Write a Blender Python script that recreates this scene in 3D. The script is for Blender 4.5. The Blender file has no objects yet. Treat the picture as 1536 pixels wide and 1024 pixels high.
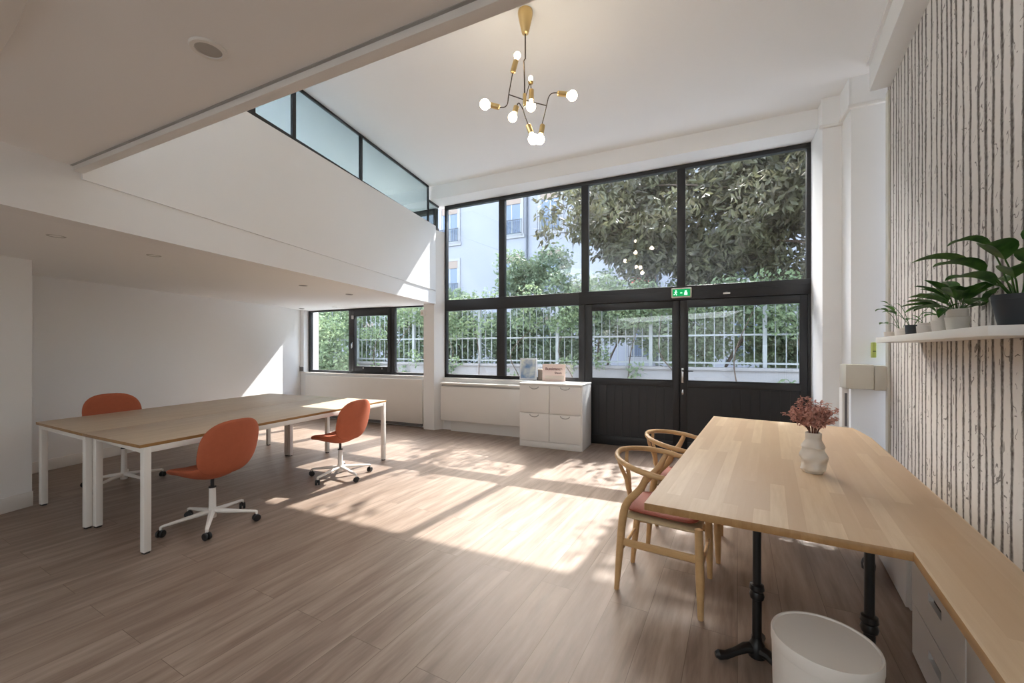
import bpy, bmesh, math, random
from math import sin, cos, pi, radians, atan, tan
from mathutils import Vector, Matrix
random.seed(7)
SC = bpy.context.scene
COL = SC.collection
FPX = 620.0            # focal length in pixels (1536 wide)
CAMZ = 1.38
RW = radians(-25.0)    # frame of the glazed wall: local x runs along it, y points outdoors
RS = radians(-32.0)    # frame of the wallpapered wall and the long table
RF = radians(-15.0)    # frame of the mezzanine front
CW, SW = cos(RW), -sin(RW)

RG = -atan(.3185); GX = -3.581*cos(RG)      # frame of the glass partition
def rot2(x, y, a): return (x*cos(a)-y*sin(a), x*sin(a)+y*cos(a))
def W(x, y): return rot2(x, y, RW)
def S(o, s): return rot2(o, s, RS)
def F(x, s): return rot2(x, s, RF)
def wx(px, yp): return yp*tan(atan((px-768)/FPX)+RW)   # place along the glazed wall seen at a given column

# ------------------------------------------------------------------ materials
def lin(c):
    return tuple(((v/12.92) if v <= .04045 else ((v+.055)/1.055)**2.4) for v in c)
def rgb(r, g, b): return lin((r/255., g/255., b/255.))+(1.,)
class NT:
    def __init__(s, name):
        s.m = bpy.data.materials.new(name); s.m.use_nodes = True
        s.t = s.m.node_tree; s.t.nodes.clear()
        s.out = s.n('ShaderNodeOutputMaterial')
    def n(s, typ, **kw):
        nd = s.t.nodes.new(typ)
        for k, v in kw.items():
            if k in nd.inputs: nd.inputs[k].default_value = v
            else: setattr(nd, k, v)
        return nd
    def l(s, a, b): s.t.links.new(a, b)
    def math(s, op, a, b=None, c=None):
        nd = s.n('ShaderNodeMath', operation=op)
        for i, v in enumerate((a, b, c)):
            if v is None: continue
            if isinstance(v, (int, float)): nd.inputs[i].default_value = v
            else: s.l(v, nd.inputs[i])
        return nd.outputs[0]
    def mix(s, fac, a, b):
        nd = s.n('ShaderNodeMix', data_type='RGBA')
        for sock, v in ((nd.inputs[0], fac), (nd.inputs[6], a), (nd.inputs[7], b)):
            if isinstance(v, (int, float, tuple)): sock.default_value = v
            else: s.l(v, sock)
        return nd.outputs[2]
    def coords(s, rotz=0., scale=(1, 1, 1), kind='Object'):
        tc = s.n('ShaderNodeTexCoord'); mp = s.n('ShaderNodeMapping')
        mp.inputs['Rotation'].default_value = (0, 0, rotz); mp.inputs['Scale'].default_value = scale
        s.l(tc.outputs[kind], mp.inputs['Vector']); return mp.outputs[0]
    def noise(s, vec, scale=5., detail=3., rough=.5, dim='3D'):
        nd = s.n('ShaderNodeTexNoise', noise_dimensions=dim); nd.inputs['Scale'].default_value = scale
        nd.inputs['Detail'].default_value = detail; nd.inputs['Roughness'].default_value = rough
        if vec is not None: s.l(vec, nd.inputs['Vector'])
        return nd.outputs['Fac']
    def pbsdf(s, col, rough=.5, metal=0., spec=.5, bump=None, bstr=.1, bdist=.002, **kw):
        p = s.n('ShaderNodeBsdfPrincipled')
        if isinstance(col, tuple): p.inputs['Base Color'].default_value = col
        else: s.l(col, p.inputs['Base Color'])
        if isinstance(rough, (int, float)): p.inputs['Roughness'].default_value = rough
        else: s.l(rough, p.inputs['Roughness'])
        p.inputs['Metallic'].default_value = metal; p.inputs['Specular IOR Level'].default_value = spec
        for k, v in kw.items(): p.inputs[k].default_value = v
        if bump is not None:
            b = s.n('ShaderNodeBump'); b.inputs['Strength'].default_value = bstr; b.inputs['Distance'].default_value = bdist
            s.l(bump, b.inputs['Height']); s.l(b.outputs[0], p.inputs['Normal'])
        s.l(p.outputs[0], s.out.inputs[0]); return p
def pm(name, col, rough=.5, metal=0., var=.05, scale=6., spec=.5, bump=0., bscale=60.):
    t = NT(name); v = t.coords()
    f = t.noise(v, scale, 3)
    a = tuple(max(0, c*(1-var)) for c in col[:3])+(1,); b = tuple(min(1, c*(1+var)) for c in col[:3])+(1,)
    c = t.mix(f, a, b)
    t.pbsdf(c, rough, metal, spec, bump=t.noise(v, bscale, 4) if bump else None, bstr=bump)
    return t.m
M = {}
M['paint'] = pm('wall_paint', rgb(234, 234, 233), .75, var=.012, scale=2, spec=.25, bump=.05, bscale=120)
M['ceil'] = pm('ceiling_paint', rgb(236, 236, 235), .8, var=.012, scale=2, spec=.2)
M['trim'] = pm('white_trim', rgb(228, 226, 222), .5, var=.01)
M['white_lac'] = pm('white_lacquer', rgb(228, 226, 222), .35, var=.01)
M['white_metal'] = pm('white_powder_coat', rgb(228, 224, 218), .4, var=.02)
M['black_frame'] = pm('black_aluminium', rgb(34, 34, 36), .42, var=.1, scale=3)
M['black_gloss'] = pm('black_cast_iron', rgb(18, 19, 20), .3, var=.1)
M['black_plastic'] = pm('black_plastic', rgb(32, 32, 33), .5, var=.1)
M['terracotta'] = pm('terracotta_fabric', rgb(178, 96, 66), .85, var=.08, scale=30, bump=.3, bscale=500)
M['cushion'] = pm('brick_leather', rgb(158, 84, 66), .6, var=.12, scale=40, bump=.4, bscale=300)
M['cord'] = pm('paper_cord', rgb(196, 176, 140), .8, var=.15, scale=80, bump=.5, bscale=250)
M['brass'] = pm('brushed_brass', rgb(212, 184, 130), .3, metal=1., var=.05)
M['dark_rod'] = pm('dark_bronze_rod', rgb(70, 62, 54), .4, metal=.8)
M['chrome'] = pm('satin_chrome', rgb(190, 190, 190), .25, metal=1.)
M['lens'] = pm('downlight_lens', rgb(170, 168, 164), .4)
M['grey'] = pm('grey_metal', rgb(110, 110, 112), .5)
M['grip_shade_paint'] = pm('painted_grip_shade', rgb(46, 42, 38), .8)  # painted shade inside the bench grips
M['ceramic'] = pm('matte_ceramic', rgb(214, 206, 194), .7, var=.03, scale=20)
M['pot_white'] = pm('white_pot', rgb(214, 208, 200), .6, var=.04)
M['pot_stripe'] = pm('grey_white_pot', rgb(196, 190, 182), .6, var=.06)
M['pot_black'] = pm('anthracite_pot', rgb(40, 46, 52), .45, var=.08)
M['soil'] = pm('potting_soil', rgb(52, 38, 28), .95, var=.3, scale=60, bump=.6)
M['bin'] = pm('bin_enamel', rgb(214, 208, 200), .38, var=.01)
M['box'] = pm('trunking_paint', rgb(206, 202, 190), .5, var=.01)
M['green_plastic'] = pm('lime_plastic', rgb(186, 198, 104), .5, var=.08)
M['dried'] = pm('dried_flower', rgb(204, 156, 142), .8, var=.25, scale=40)
M['stem'] = pm('dried_stem', rgb(110, 72, 60), .8, var=.2)
M['kraft'] = pm('brown_card', rgb(120, 112, 104), .8)
M['pink_card'] = pm('pink_card', rgb(228, 206, 196), .7, var=.04)
M['pink_shade'] = pm('pink_card_band', rgb(212, 198, 186), .7, var=.04)
M['ink'] = pm('dark_ink', rgb(120, 84, 84), .7)
M['silver_frame'] = pm('silver_picture_frame', rgb(216, 222, 228), .4)
M['facade'] = pm('pale_render', rgb(132, 133, 139), .9, var=.04, scale=.6)
M['facade_trim'] = pm('facade_stone_trim', rgb(140, 139, 140), .8, var=.04)
M['shutter'] = pm('tan_roller_shutter', rgb(132, 116, 104), .7, var=.05)
M['iron'] = pm('grey_iron', rgb(60, 63, 70), .5)
M['fence'] = pm('white_fence_paint', rgb(150, 154, 154), .6, var=.04)
M['street'] = pm('street_asphalt', rgb(196, 194, 190), .9, var=.1, scale=4)
M['gardenwall'] = pm('garden_wall_render', rgb(140, 137, 136), .9, var=.1, scale=3, bump=.3, bscale=20)
M['geranium'] = pm('geranium_red', rgb(190, 90, 70), .7, var=.2)
M['bark'] = pm('bark', rgb(92, 78, 68), .9, var=.25, scale=12, bump=.5, bscale=30)
M['twig_bark'] = pm('branch_bark', rgb(84, 70, 58), .9, var=.2)

def leafmat(name, c1, c2, trans=.4, scale=3., rough=.5):
    t = NT(name); f = t.noise(t.coords(), scale, 2)
    rmp = t.n('ShaderNodeMapRange'); rmp.inputs[1].default_value = .35; rmp.inputs[2].default_value = .65; t.l(f, rmp.inputs[0])
    c = t.mix(rmp.outputs[0], c1, c2)
    p = t.pbsdf(c, rough, spec=.35)
    tr = t.n('ShaderNodeBsdfTranslucent'); t.l(c, tr.inputs[0])
    mx = t.n('ShaderNodeMixShader'); mx.inputs[0].default_value = trans
    t.l(p.outputs[0], mx.inputs[1]); t.l(tr.outputs[0], mx.inputs[2]); t.l(mx.outputs[0], t.out.inputs[0])
    return t.m
M['tree_leaf'] = leafmat('tree_leaf', rgb(66, 62, 50), rgb(92, 92, 64), .3)
M['hedge_leaf'] = leafmat('hedge_leaf', rgb(94, 110, 84), rgb(136, 150, 120), .35)
M['hedge_light'] = leafmat('hedge_light_leaf', rgb(102, 122, 88), rgb(146, 162, 124), .35)
M['house_leaf'] = leafmat('house_plant_leaf', rgb(44, 82, 34), rgb(76, 116, 50), .15, 20, .35)

def glassmat(name, tint, refl=.9):
    t = NT(name)
    tr = t.n('ShaderNodeBsdfTransparent'); tr.inputs[0].default_value = tint
    gl = t.n('ShaderNodeBsdfGlossy'); gl.inputs['Roughness'].default_value = .0; gl.inputs[0].default_value = (1, 1, 1, 1)
    fr = t.n('ShaderNodeLayerWeight'); fr.inputs[0].default_value = .5
    k = t.math('MULTIPLY', t.math('ADD', .04, t.math('MULTIPLY', t.math('POWER', fr.outputs['Facing'], 5.), .96)), refl)
    mx = t.n('ShaderNodeMixShader'); t.l(k, mx.inputs[0]); t.l(tr.outputs[0], mx.inputs[1]); t.l(gl.outputs[0], mx.inputs[2])
    t.l(mx.outputs[0], t.out.inputs[0]); return t.m
M['glass'] = glassmat('window_glass', (.97, .985, .98, 1))
M['glass_rail'] = glassmat('balustrade_glass', (.60, .655, .665, 1), .8)
M['pane_far'] = pm('far_window_glass', rgb(92, 104, 122), .15, var=.1, scale=2)

def emis(name, col, st):
    t = NT(name); e = t.n('ShaderNodeEmission'); e.inputs[0].default_value = col; e.inputs[1].default_value = st
    n = t.noise(t.coords(), 3); t.l(t.mix(n, col, col), e.inputs[0])
    t.l(e.outputs[0], t.out.inputs[0]); return t.m
M['bulb'] = emis('bulb_glow', (1., .82, .58, 1), 14.)
M['fill_glow'] = emis('added_fill_glow', (.90, .96, 1., 1), 1.7)  # emission of the added fill panel behind the camera
M['exit_green'] = emis('exit_sign_green', rgb(24, 140, 78), .55)
M['exit_white'] = emis('exit_sign_pictogram', rgb(170, 235, 190), .8)

def planks():
    t = NT('floor_planks'); ang = radians(-28.6)
    v = t.coords(rotz=-(pi/2+ang))     # u along the planks
    br = t.n('ShaderNodeTexBrick', offset=.37, offset_frequency=2)
    t.l(v, br.inputs['Vector'])
    for k, x in (('Scale', 1.), ('Mortar Size', .0014), ('Mortar Smooth', .3), ('Bias', 0.), ('Brick Width', 1.38), ('Row Height', .205)):
        br.inputs[k].default_value = x
    br.inputs['Color1'].default_value = (0, 0, 0, 1); br.inputs['Color2'].default_value = (1, 1, 1, 1); br.inputs['Mortar'].default_value = (.5, .5, .5, 1)
    tone = t.n('ShaderNodeSeparateColor'); t.l(br.outputs['Color'], tone.inputs[0])
    # a different grain offset in every plank
    sc = t.n('ShaderNodeMapping'); sc.inputs['Scale'].default_value = (.75, 7., 1.); t.l(v, sc.inputs['Vector'])
    cmb = t.n('ShaderNodeCombineXYZ'); t.l(t.math('MULTIPLY', tone.outputs[0], 13.7), cmb.inputs[0]); t.l(t.math('MULTIPLY', tone.outputs[0], 7.1), cmb.inputs[2])
    add = t.n('ShaderNodeVectorMath', operation='ADD'); t.l(sc.outputs[0], add.inputs[0]); t.l(cmb.outputs[0], add.inputs[1])
    g1 = t.noise(add.outputs[0], 2.2, 6, .6)
    sc2 = t.n('ShaderNodeMapping'); sc2.inputs['Scale'].default_value = (2.5, 70., 1.); t.l(v, sc2.inputs['Vector'])
    g2 = t.noise(sc2.outputs[0], 3., 3, .6)
    r = t.n('ShaderNodeMapRange'); r.inputs[1].default_value = .36; r.inputs[2].default_value = .66; t.l(g1, r.inputs[0])
    c = t.mix(r.outputs[0], rgb(114, 97, 86), rgb(164, 147, 134))
    c = t.mix(t.math('MULTIPLY', g2, .5), c, rgb(136, 115, 99))
    c = t.mix(t.math('MULTIPLY', tone.outputs[0], .28), c, rgb(124, 104, 90))
    c = t.mix(br.outputs['Fac'], c, rgb(100, 82, 68))
    rg = t.n('ShaderNodeMapRange'); rg.inputs[3].default_value = .34; rg.inputs[4].default_value = .5; t.l(g1, rg.inputs[0])
    t.pbsdf(c, rg.outputs[0], spec=.4, bump=t.math('SUBTRACT', g2, t.math('MULTIPLY', br.outputs['Fac'], 3.)), bstr=.12, bdist=.002)
    return t.m
M['floor'] = planks()

def oak(name, ca, cb, cc, stave=.05, length=.9, horizontal=True, gscale=1.):
    t = NT(name); v = t.coords(rotz=pi/2)   # u along local y
    br = t.n('ShaderNodeTexBrick', offset=.41, offset_frequency=2); t.l(v, br.inputs['Vector'])
    for k, x in (('Scale', 1.), ('Mortar Size', .0), ('Bias', 0.), ('Brick Width', length), ('Row Height', stave)):
        br.inputs[k].default_value = x
    br.inputs['Color1'].default_value = (0, 0, 0, 1); br.inputs['Color2'].default_value = (1, 1, 1, 1)
    s3 = t.n('ShaderNodeSeparateColor'); t.l(br.outputs['Color'], s3.inputs[0])
    sc = t.n('ShaderNodeMapping'); sc.inputs['Scale'].default_value = (1.2, 16.*gscale, 8.); t.l(v, sc.inputs['Vector'])
    cmb = t.n('ShaderNodeCombineXYZ'); t.l(t.math('MULTIPLY', s3.outputs[0], 9.3), cmb.inputs[0])
    add = t.n('ShaderNodeVectorMath', operation='ADD'); t.l(sc.outputs[0], add.inputs[0]); t.l(cmb.outputs[0], add.inputs[1])
    g = t.noise(add.outputs[0], 2.4, 5, .6)
    sc2 = t.n('ShaderNodeMapping'); sc2.inputs['Scale'].default_value = (3., 120., 40.); t.l(v, sc2.inputs['Vector'])
    g2 = t.noise(sc2.outputs[0], 2., 2)
    r = t.n('ShaderNodeMapRange'); r.inputs[1].default_value = .35; r.inputs[2].default_value = .7; t.l(g, r.inputs[0])
    c = t.mix(s3.outputs[0], ca, cb)
    c = t.mix(t.math('MULTIPLY', r.outputs[0], .55), c, cc)
    c = t.mix(t.math('MULTIPLY', g2, .3), c, cc)
    t.pbsdf(c, .38, spec=.45, bump=g2, bstr=.05, bdist=.001); return t.m
M['oak_top'] = oak('solid_oak_staves', rgb(216, 194, 164), rgb(190, 162, 132), rgb(186, 156, 124), .055, .95)
M['oak_edge'] = oak('oak_edge_grain', rgb(176, 138, 92), rgb(160, 122, 78), rgb(136, 100, 60), .03, .6)
M['desk_top'] = oak('desk_oak_laminate', rgb(210, 193, 170), rgb(206, 188, 164), rgb(176, 156, 134), 3., 9., gscale=.7)
M['desk_edge'] = oak('desk_plywood_edge', rgb(168, 128, 78), rgb(160, 120, 72), rgb(130, 94, 54), 3., 9.)
M['chair_oak'] = oak('chair_oak', rgb(206, 170, 122), rgb(206, 170, 122), rgb(178, 138, 90), 3., 9.)

def birch():
    t = NT('birch_trunk_wallpaper'); tc = t.n('ShaderNodeTexCoord'); sp = t.n('ShaderNodeSeparateXYZ'); t.l(tc.outputs['Object'], sp.inputs[0])
    u, z = sp.outputs[1], sp.outputs[2]
    cv = t.n('ShaderNodeCombineXYZ'); t.l(t.math('MULTIPLY', u, 6.), cv.inputs[0]); t.l(t.math('MULTIPLY', z, 1.3), cv.inputs[1])
    w1 = t.noise(cv.outputs[0], 1.6, 3)
    cv2 = t.n('ShaderNodeCombineXYZ'); t.l(t.math('MULTIPLY', u, 14.), cv2.inputs[0]); t.l(t.math('MULTIPLY', z, 22.), cv2.inputs[1])
    w2 = t.noise(cv2.outputs[0], 1.5, 4, .7)
    ud = t.math('ADD', t.math('ADD', u, t.math('MULTIPLY', t.math('SUBTRACT', w1, .5), .05)), t.math('MULTIPLY', t.math('SUBTRACT', w2, .5), .02))
    vo = t.n('ShaderNodeTexVoronoi', voronoi_dimensions='1D', feature='DISTANCE_TO_EDGE'); vo.inputs['Scale'].default_value = 10.5; vo.inputs['Randomness'].default_value = .8
    t.l(ud, vo.inputs['W'])
    cv3 = t.n('ShaderNodeCombineXYZ'); t.l(t.math('MULTIPLY', u, 9.), cv3.inputs[0]); t.l(t.math('MULTIPLY', z, 9.), cv3.inputs[1])
    w3 = t.noise(cv3.outputs[0], 1.2, 3)
    d = t.math('ADD', vo.outputs['Distance'], t.math('MULTIPLY', t.math('SUBTRACT', w2, .5), .10))
    mr = t.n('ShaderNodeMapRange', interpolation_type='SMOOTHSTEP'); t.l(d, mr.inputs[0])
    mr.inputs[1].default_value = .06; mr.inputs[3].default_value = 1.; mr.inputs[4].default_value = 0.
    t.l(t.math('ADD', .14, t.math('MULTIPLY', w3, .20)), mr.inputs[2])
    dark = t.math('MULTIPLY', mr.outputs[0], t.math('ADD', .42, t.math('MULTIPLY', w2, .95)))
    # little twigs and bark scars
    cv4 = t.n('ShaderNodeCombineXYZ'); t.l(t.math('ADD', u, t.math('MULTIPLY', z, .45)), cv4.inputs[0]); t.l(z, cv4.inputs[1])
    n4 = t.noise(cv4.outputs[0], 7.5, 2); n5 = t.noise(cv.outputs[0], 3.7, 1)
    tw = t.math('LESS_THAN', t.math('ABSOLUTE', t.math('SUBTRACT', n4, .5)), .012)
    msk = t.math('GREATER_THAN', n5, .57)
    tw = t.math('MULTIPLY', t.math('MULTIPLY', tw, msk), .75)
    cv5 = t.n('ShaderNodeCombineXYZ'); t.l(t.math('MULTIPLY', u, 16.), cv5.inputs[0]); t.l(t.math('MULTIPLY', z, 5.), cv5.inputs[1])
    sc = t.math('MULTIPLY', t.math('GREATER_THAN', t.noise(cv5.outputs[0], 1.2, 2), .70), .55)
    f = t.math('MINIMUM', t.math('MAXIMUM', t.math('MAXIMUM', dark, tw), sc), 1.)
    base = t.mix(w3, rgb(206, 200, 194), rgb(222, 217, 211))
    c = t.mix(f, base, rgb(74, 66, 60))
    t.pbsdf(c, .75, spec=.2); return t.m
M['birch'] = birch()

def poster():
    t = NT('poster_print'); v = t.coords(); n = t.noise(v, 7., 3)
    n = t.math('MULTIPLY_ADD', t.math('SUBTRACT', n, .5), 3., .5); n = t.math('MINIMUM', t.math('MAXIMUM', n, 0.), 1.)
    c = t.mix(n, rgb(96, 136, 186), rgb(226, 230, 216)); t.pbsdf(c, .3); return t.m
M['poster'] = poster()

# ------------------------------------------------------------------ mesh builder
def frame_from(d):
    d = d.normalized(); up = Vector((0, 0, 1)) if abs(d.z) < .95 else Vector((1, 0, 0))
    a = d.cross(up).normalized(); return a, a.cross(d).normalized()
class MB:
    def __init__(s): s.bm = bmesh.new()
    def face(s, pts):
        vs = [s.bm.verts.new(p) for p in pts]
        try: return s.bm.faces.new(vs)
        except ValueError: pass
    def prism(s, poly, z0, z1):
        n = len(poly)
        if isinstance(z0, (int, float)): z0 = [z0]*n
        if isinstance(z1, (int, float)): z1 = [z1]*n
        ar = sum(poly[i][0]*poly[(i+1) % n][1]-poly[(i+1) % n][0]*poly[i][1] for i in range(n))
        if ar < 0: poly = poly[::-1]; z0 = z0[::-1]; z1 = z1[::-1]
        b = [s.bm.verts.new((p[0], p[1], z)) for p, z in zip(poly, z0)]
        t = [s.bm.verts.new((p[0], p[1], z)) for p, z in zip(poly, z1)]
        s.bm.faces.new(b[::-1]); s.bm.faces.new(t)
        for i in range(n):
            j = (i+1) % n; s.bm.faces.new((b[i], b[j], t[j], t[i]))
        return s
    def box(s, x0, x1, y0, y1, z0, z1):
        return s.prism([(x0, y0), (x1, y0), (x1, y1), (x0, y1)], z0, z1)
    def obox(s, c, size, mat):
        vs = []
        for dz in (-.5, .5):
            for dx, dy in ((-.5, -.5), (.5, -.5), (.5, .5), (-.5, .5)):
                vs.append(s.bm.verts.new(Vector(c)+mat @ Vector((dx*size[0], dy*size[1], dz*size[2]))))
        for f in ((3, 2, 1, 0), (4, 5, 6, 7), (0, 1, 5, 4), (1, 2, 6, 5), (2, 3, 7, 6), (3, 0, 4, 7)):
            s.bm.faces.new([vs[i] for i in f])
        return s
    def tube(s, pts, r, seg=10, cap=True, flat=1.):
        pts = [Vector(p) for p in pts]; n = len(pts)
        if isinstance(r, (int, float)): r = [r]*n
        rings = []; prev = None
        for i, p in enumerate(pts):
            d = (pts[min(i+1, n-1)]-pts[max(i-1, 0)]).normalized()
            if prev is None: a, b = frame_from(d)
            else:
                a = (prev-d*prev.dot(d)).normalized(); b = a.cross(d).normalized()
            prev = a
            rings.append([s.bm.verts.new(p+a*(cos(2*pi*k/seg)*r[i])+b*(sin(2*pi*k/seg)*r[i]*flat)) for k in range(seg)])
        for i in range(n-1):
            for k in range(seg):
                j = (k+1) % seg; s.bm.faces.new((rings[i][k], rings[i][j], rings[i+1][j], rings[i+1][k]))
        if cap: s.bm.faces.new(rings[0][::-1]); s.bm.faces.new(rings[-1])
        return s
    def lathe(s, prof, c=(0, 0, 0), seg=32, mat=None, fn=None, cap=True):
        c = Vector(c); mat = mat or Matrix.Identity(3); rings = []
        for r, z in prof:
            ring = []
            for k in range(seg):
                a = 2*pi*k/seg; rr = r*(fn(a, z) if fn else 1.)
                ring.append(s.bm.verts.new(c+mat @ Vector((rr*cos(a), rr*sin(a), z))))
            rings.append(ring)
        for i in range(len(rings)-1):
            for k in range(seg):
                j = (k+1) % seg; s.bm.faces.new((rings[i][k], rings[i][j], rings[i+1][j], rings[i+1][k]))
        if cap: s.bm.faces.new(rings[0][::-1]); s.bm.faces.new(rings[-1])
        return s
    def ball(s, c, r, seg=16, rings=10, sq=(1, 1, 1)):
        c = Vector(c); mat = Matrix.Diagonal(sq).to_3x3() if hasattr(Matrix.Diagonal(sq), 'to_3x3') else Matrix.Identity(3)
        prof = [(max(r*sin(pi*i/rings), r*.02), -r*cos(pi*i/rings)) for i in range(rings+1)]
        return s.lathe(prof, c, seg, mat)
    def pad(s, a, b, th, fn, n=3.2, nr=10, nt=48, roll=.5):
        """superellipse cushion a x b, thickness th, bent by fn(x, y, h)"""
        def ring(rr, side):
            out = []
            for k in range(nt):
                t = 2*pi*k/nt; ct, st = cos(t), sin(t)
                x = a*rr*math.copysign(abs(ct)**(2/n), ct); y = b*rr*math.copysign(abs(st)**(2/n), st)
                h = side*th*.5*max(0, 1-rr**6)**roll
                out.append(s.bm.verts.new(fn(x, y, h)))
            return out
        rs = [i/nr for i in range(1, nr)]+[.985, 1.]
        top = [ring(r, 1) for r in rs[:-1]]; bot = [ring(r, -1) for r in rs[:-1]]; mid = ring(1., 0)
        seqs = top+[mid]+bot[::-1]
        for i in range(len(seqs)-1):
            for k in range(nt):
                j = (k+1) % nt; s.bm.faces.new((seqs[i][k], seqs[i][j], seqs[i+1][j], seqs[i+1][k]))
        for rg, sd in ((seqs[0], 1), (seqs[-1], -1)):
            cv = s.bm.verts.new(fn(0, 0, sd*th*.5))
            for k in range(nt):
                j = (k+1) % nt
                s.bm.faces.new((cv, rg[j], rg[k]) if sd > 0 else (cv, rg[k], rg[j]))
        return s
    def leaf(s, p0, d, length, width, droop=.6, n=6, fold=.25, up=Vector((0, 0, 1))):
        p = Vector(p0); d = Vector(d).normalized(); rows = []
        for i in range(n+1):
            t = i/n; w = width*.5*(sin(pi*min(1, t**.8))**.8 if 0 < t < 1 else .02)
            side = d.cross(up)
            side = side.normalized() if side.length > 1e-3 else Vector((1, 0, 0))
            nr = side.cross(d).normalized()
            rows.append([s.bm.verts.new(p-side*w+nr*w*fold), s.bm.verts.new(p), s.bm.verts.new(p+side*w+nr*w*fold)])
            p = p+d*(length/n); d = (d+Vector((0, 0, -droop/n))).normalized()
        for i in range(n):
            for k in (0, 1): s.bm.faces.new((rows[i][k], rows[i][k+1], rows[i+1][k+1], rows[i+1][k]))
        return p
    def build(s, name, mat, parent=None, loc=(0, 0, 0), rz=0., smooth=False, bevel=0., bseg=2, sharp=35, edge=None, kind=None):
        bm = s.bm
        bmesh.ops.recalc_face_normals(bm, faces=bm.faces)
        if bevel:
            bm.normal_update()
            es = [e for e in bm.edges if len(e.link_faces) == 2 and e.calc_face_angle(0) > radians(30)]
            bmesh.ops.bevel(bm, geom=es, offset=bevel, segments=bseg, profile=.5, affect='EDGES', clamp_overlap=True)
        me = bpy.data.meshes.new(name); 
        if edge: # second material on the sides
            bm.normal_update()
            for f in bm.faces: f.material_index = 1 if abs(f.normal.z) < .6 else 0
        bm.to_mesh(me); bm.free()
        me.materials.append(mat if not isinstance(mat, str) else M[mat])
        if edge: me.materials.append(M[edge])
        if smooth or bevel:
            for p in me.polygons: p.use_smooth = True
            me.set_sharp_from_angle(angle=radians(sharp))
        o = bpy.data.objects.new(name, me); COL.objects.link(o)
        o.location = loc; o.rotation_euler = (0, 0, rz)
        if parent: o.parent = parent
        if kind: o['kind'] = kind
        return o
def empty(name, loc=(0, 0, 0), rz=0.):
    o = bpy.data.objects.new(name, None); COL.objects.link(o); o.location = loc; o.rotation_euler = (0, 0, rz)
    o.empty_display_size = .1; return o
def tag(o, label=None, cat=None, group=None, kind=None):
    if label: o['label'] = label
    if cat: o['category'] = cat
    if group: o['group'] = group
    if kind: o['kind'] = kind
    return o
def dup(o, parent=None):
    c = o.copy(); COL.objects.link(c); c.parent = parent
    for ch in [x for x in KIDS.get(o.name, [])] if False else list(o.children): dup(ch, c)
    return c
KIDS = {}
def struct(o, label=None): o['kind'] = 'structure'; 
def st(name, mb, mat, rz=0., **kw):
    o = mb.build(name, mat, rz=rz, **kw); o['kind'] = 'structure'; return o

# ------------------------------------------------------------------ room shell
CEIL = 4.10
YG = 6.03               # glass wall frame plane
HEAD = 3.877
def left_x(y): return -6.352+.2222*y
o = st('floor', MB().prism([W(-9, 6.28), W(3.2, 6.28), (5.6, -3.), (-8., -3.), (-8., 5)], -.12, 0.), 'floor')
SKY0, SKY1 = -6.4, -4.1      # unseen roof light, added over the mezzanine to brighten the hall
def yb(x, y=6.13): return (y-x*SW)/CW     # the outer face of the glazed wall over a given x
st('ceiling', MB().prism([(SKY1, -3.2), (6., -3.2), W(3.4, 6.13), (SKY1, yb(SKY1))], CEIL, CEIL+.2), 'ceil')
st('ceiling_left', MB().prism([(-9.6, -3.2), (SKY0, -3.2), (SKY0, yb(SKY0)), (-9.6, yb(-9.6))], CEIL, CEIL+.2).prism([(SKY0, 6.6), (SKY1, 6.6), (SKY1, yb(SKY1)), (SKY0, yb(SKY0))], CEIL, CEIL+.2).box(SKY0, SKY1, -3.2, -1.8, CEIL, CEIL+.2), 'ceil')
w4 = empty('added_roof_light', (SKY0, -1.8, CEIL+.05)); w4['kind'] = 'structure'
f = MB()
for i in range(8): f.box(0, SKY1-SKY0, max(0, 1.2*i-.03), min(8.4, 1.2*i+.03), 0, .08)
f.box(0, .05, 0, 8.4, 0, .08); f.box(SKY1-SKY0-.05, SKY1-SKY0, 0, 8.4, 0, .08); f.build('frame', 'trim', w4)
for i in range(7): MB().box(.05, SKY1-SKY0-.05, 1.2*i+.03, 1.2*i+1.17, .03, .04).build('pane', 'glass', w4)
XL, XR = -4.11, 1.17
xd0 = wx(875, YG)
# glazed wall: head, low walls, pier
wb = MB()
wb.box(-9.3, XR+.02, 5.69, 6.14, HEAD, CEIL)            # head over the big window
wb.prism([(-4.42, 5.85), (-4.2, 5.85), (XL, YG), (XL, 6.14), (-4.42, 6.14)], 0, 3.42)   # pier
wb.box(XL, xd0, 6.0, 6.3, 0, .895)                       # under the big window
wb.box(-8.0, -4.42, 5.97, 6.3, 0, .905)                  # under the small window
wb.box(-8.0, -7.57, 5.97, 6.33, .905, 2.6)               # reveal left of it
wb.box(-9.3, -4.3, 6.03, 6.2, 2.19, 2.75)               # spandrel over it
wb.box(XR+.0, 2.2, 5.69, 6.14, 0, CEIL)                  # right of the big window
st('wall_back', wb, 'paint', rz=RW)
st('sun_overhang', MB().box(-9.3, 2.2, 6.14, 6.70, 4.24, 4.40), 'facade_trim', rz=RW)  # unseen roof overhang, added to cut the sun through the upper panes
st('trim_1', MB().box(-8.0, -4.42, 5.955, 5.99, .893, .912).box(XL, xd0, 5.975, 6.03, .875, .897), 'trim', rz=RW, bevel=.003)
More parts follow.
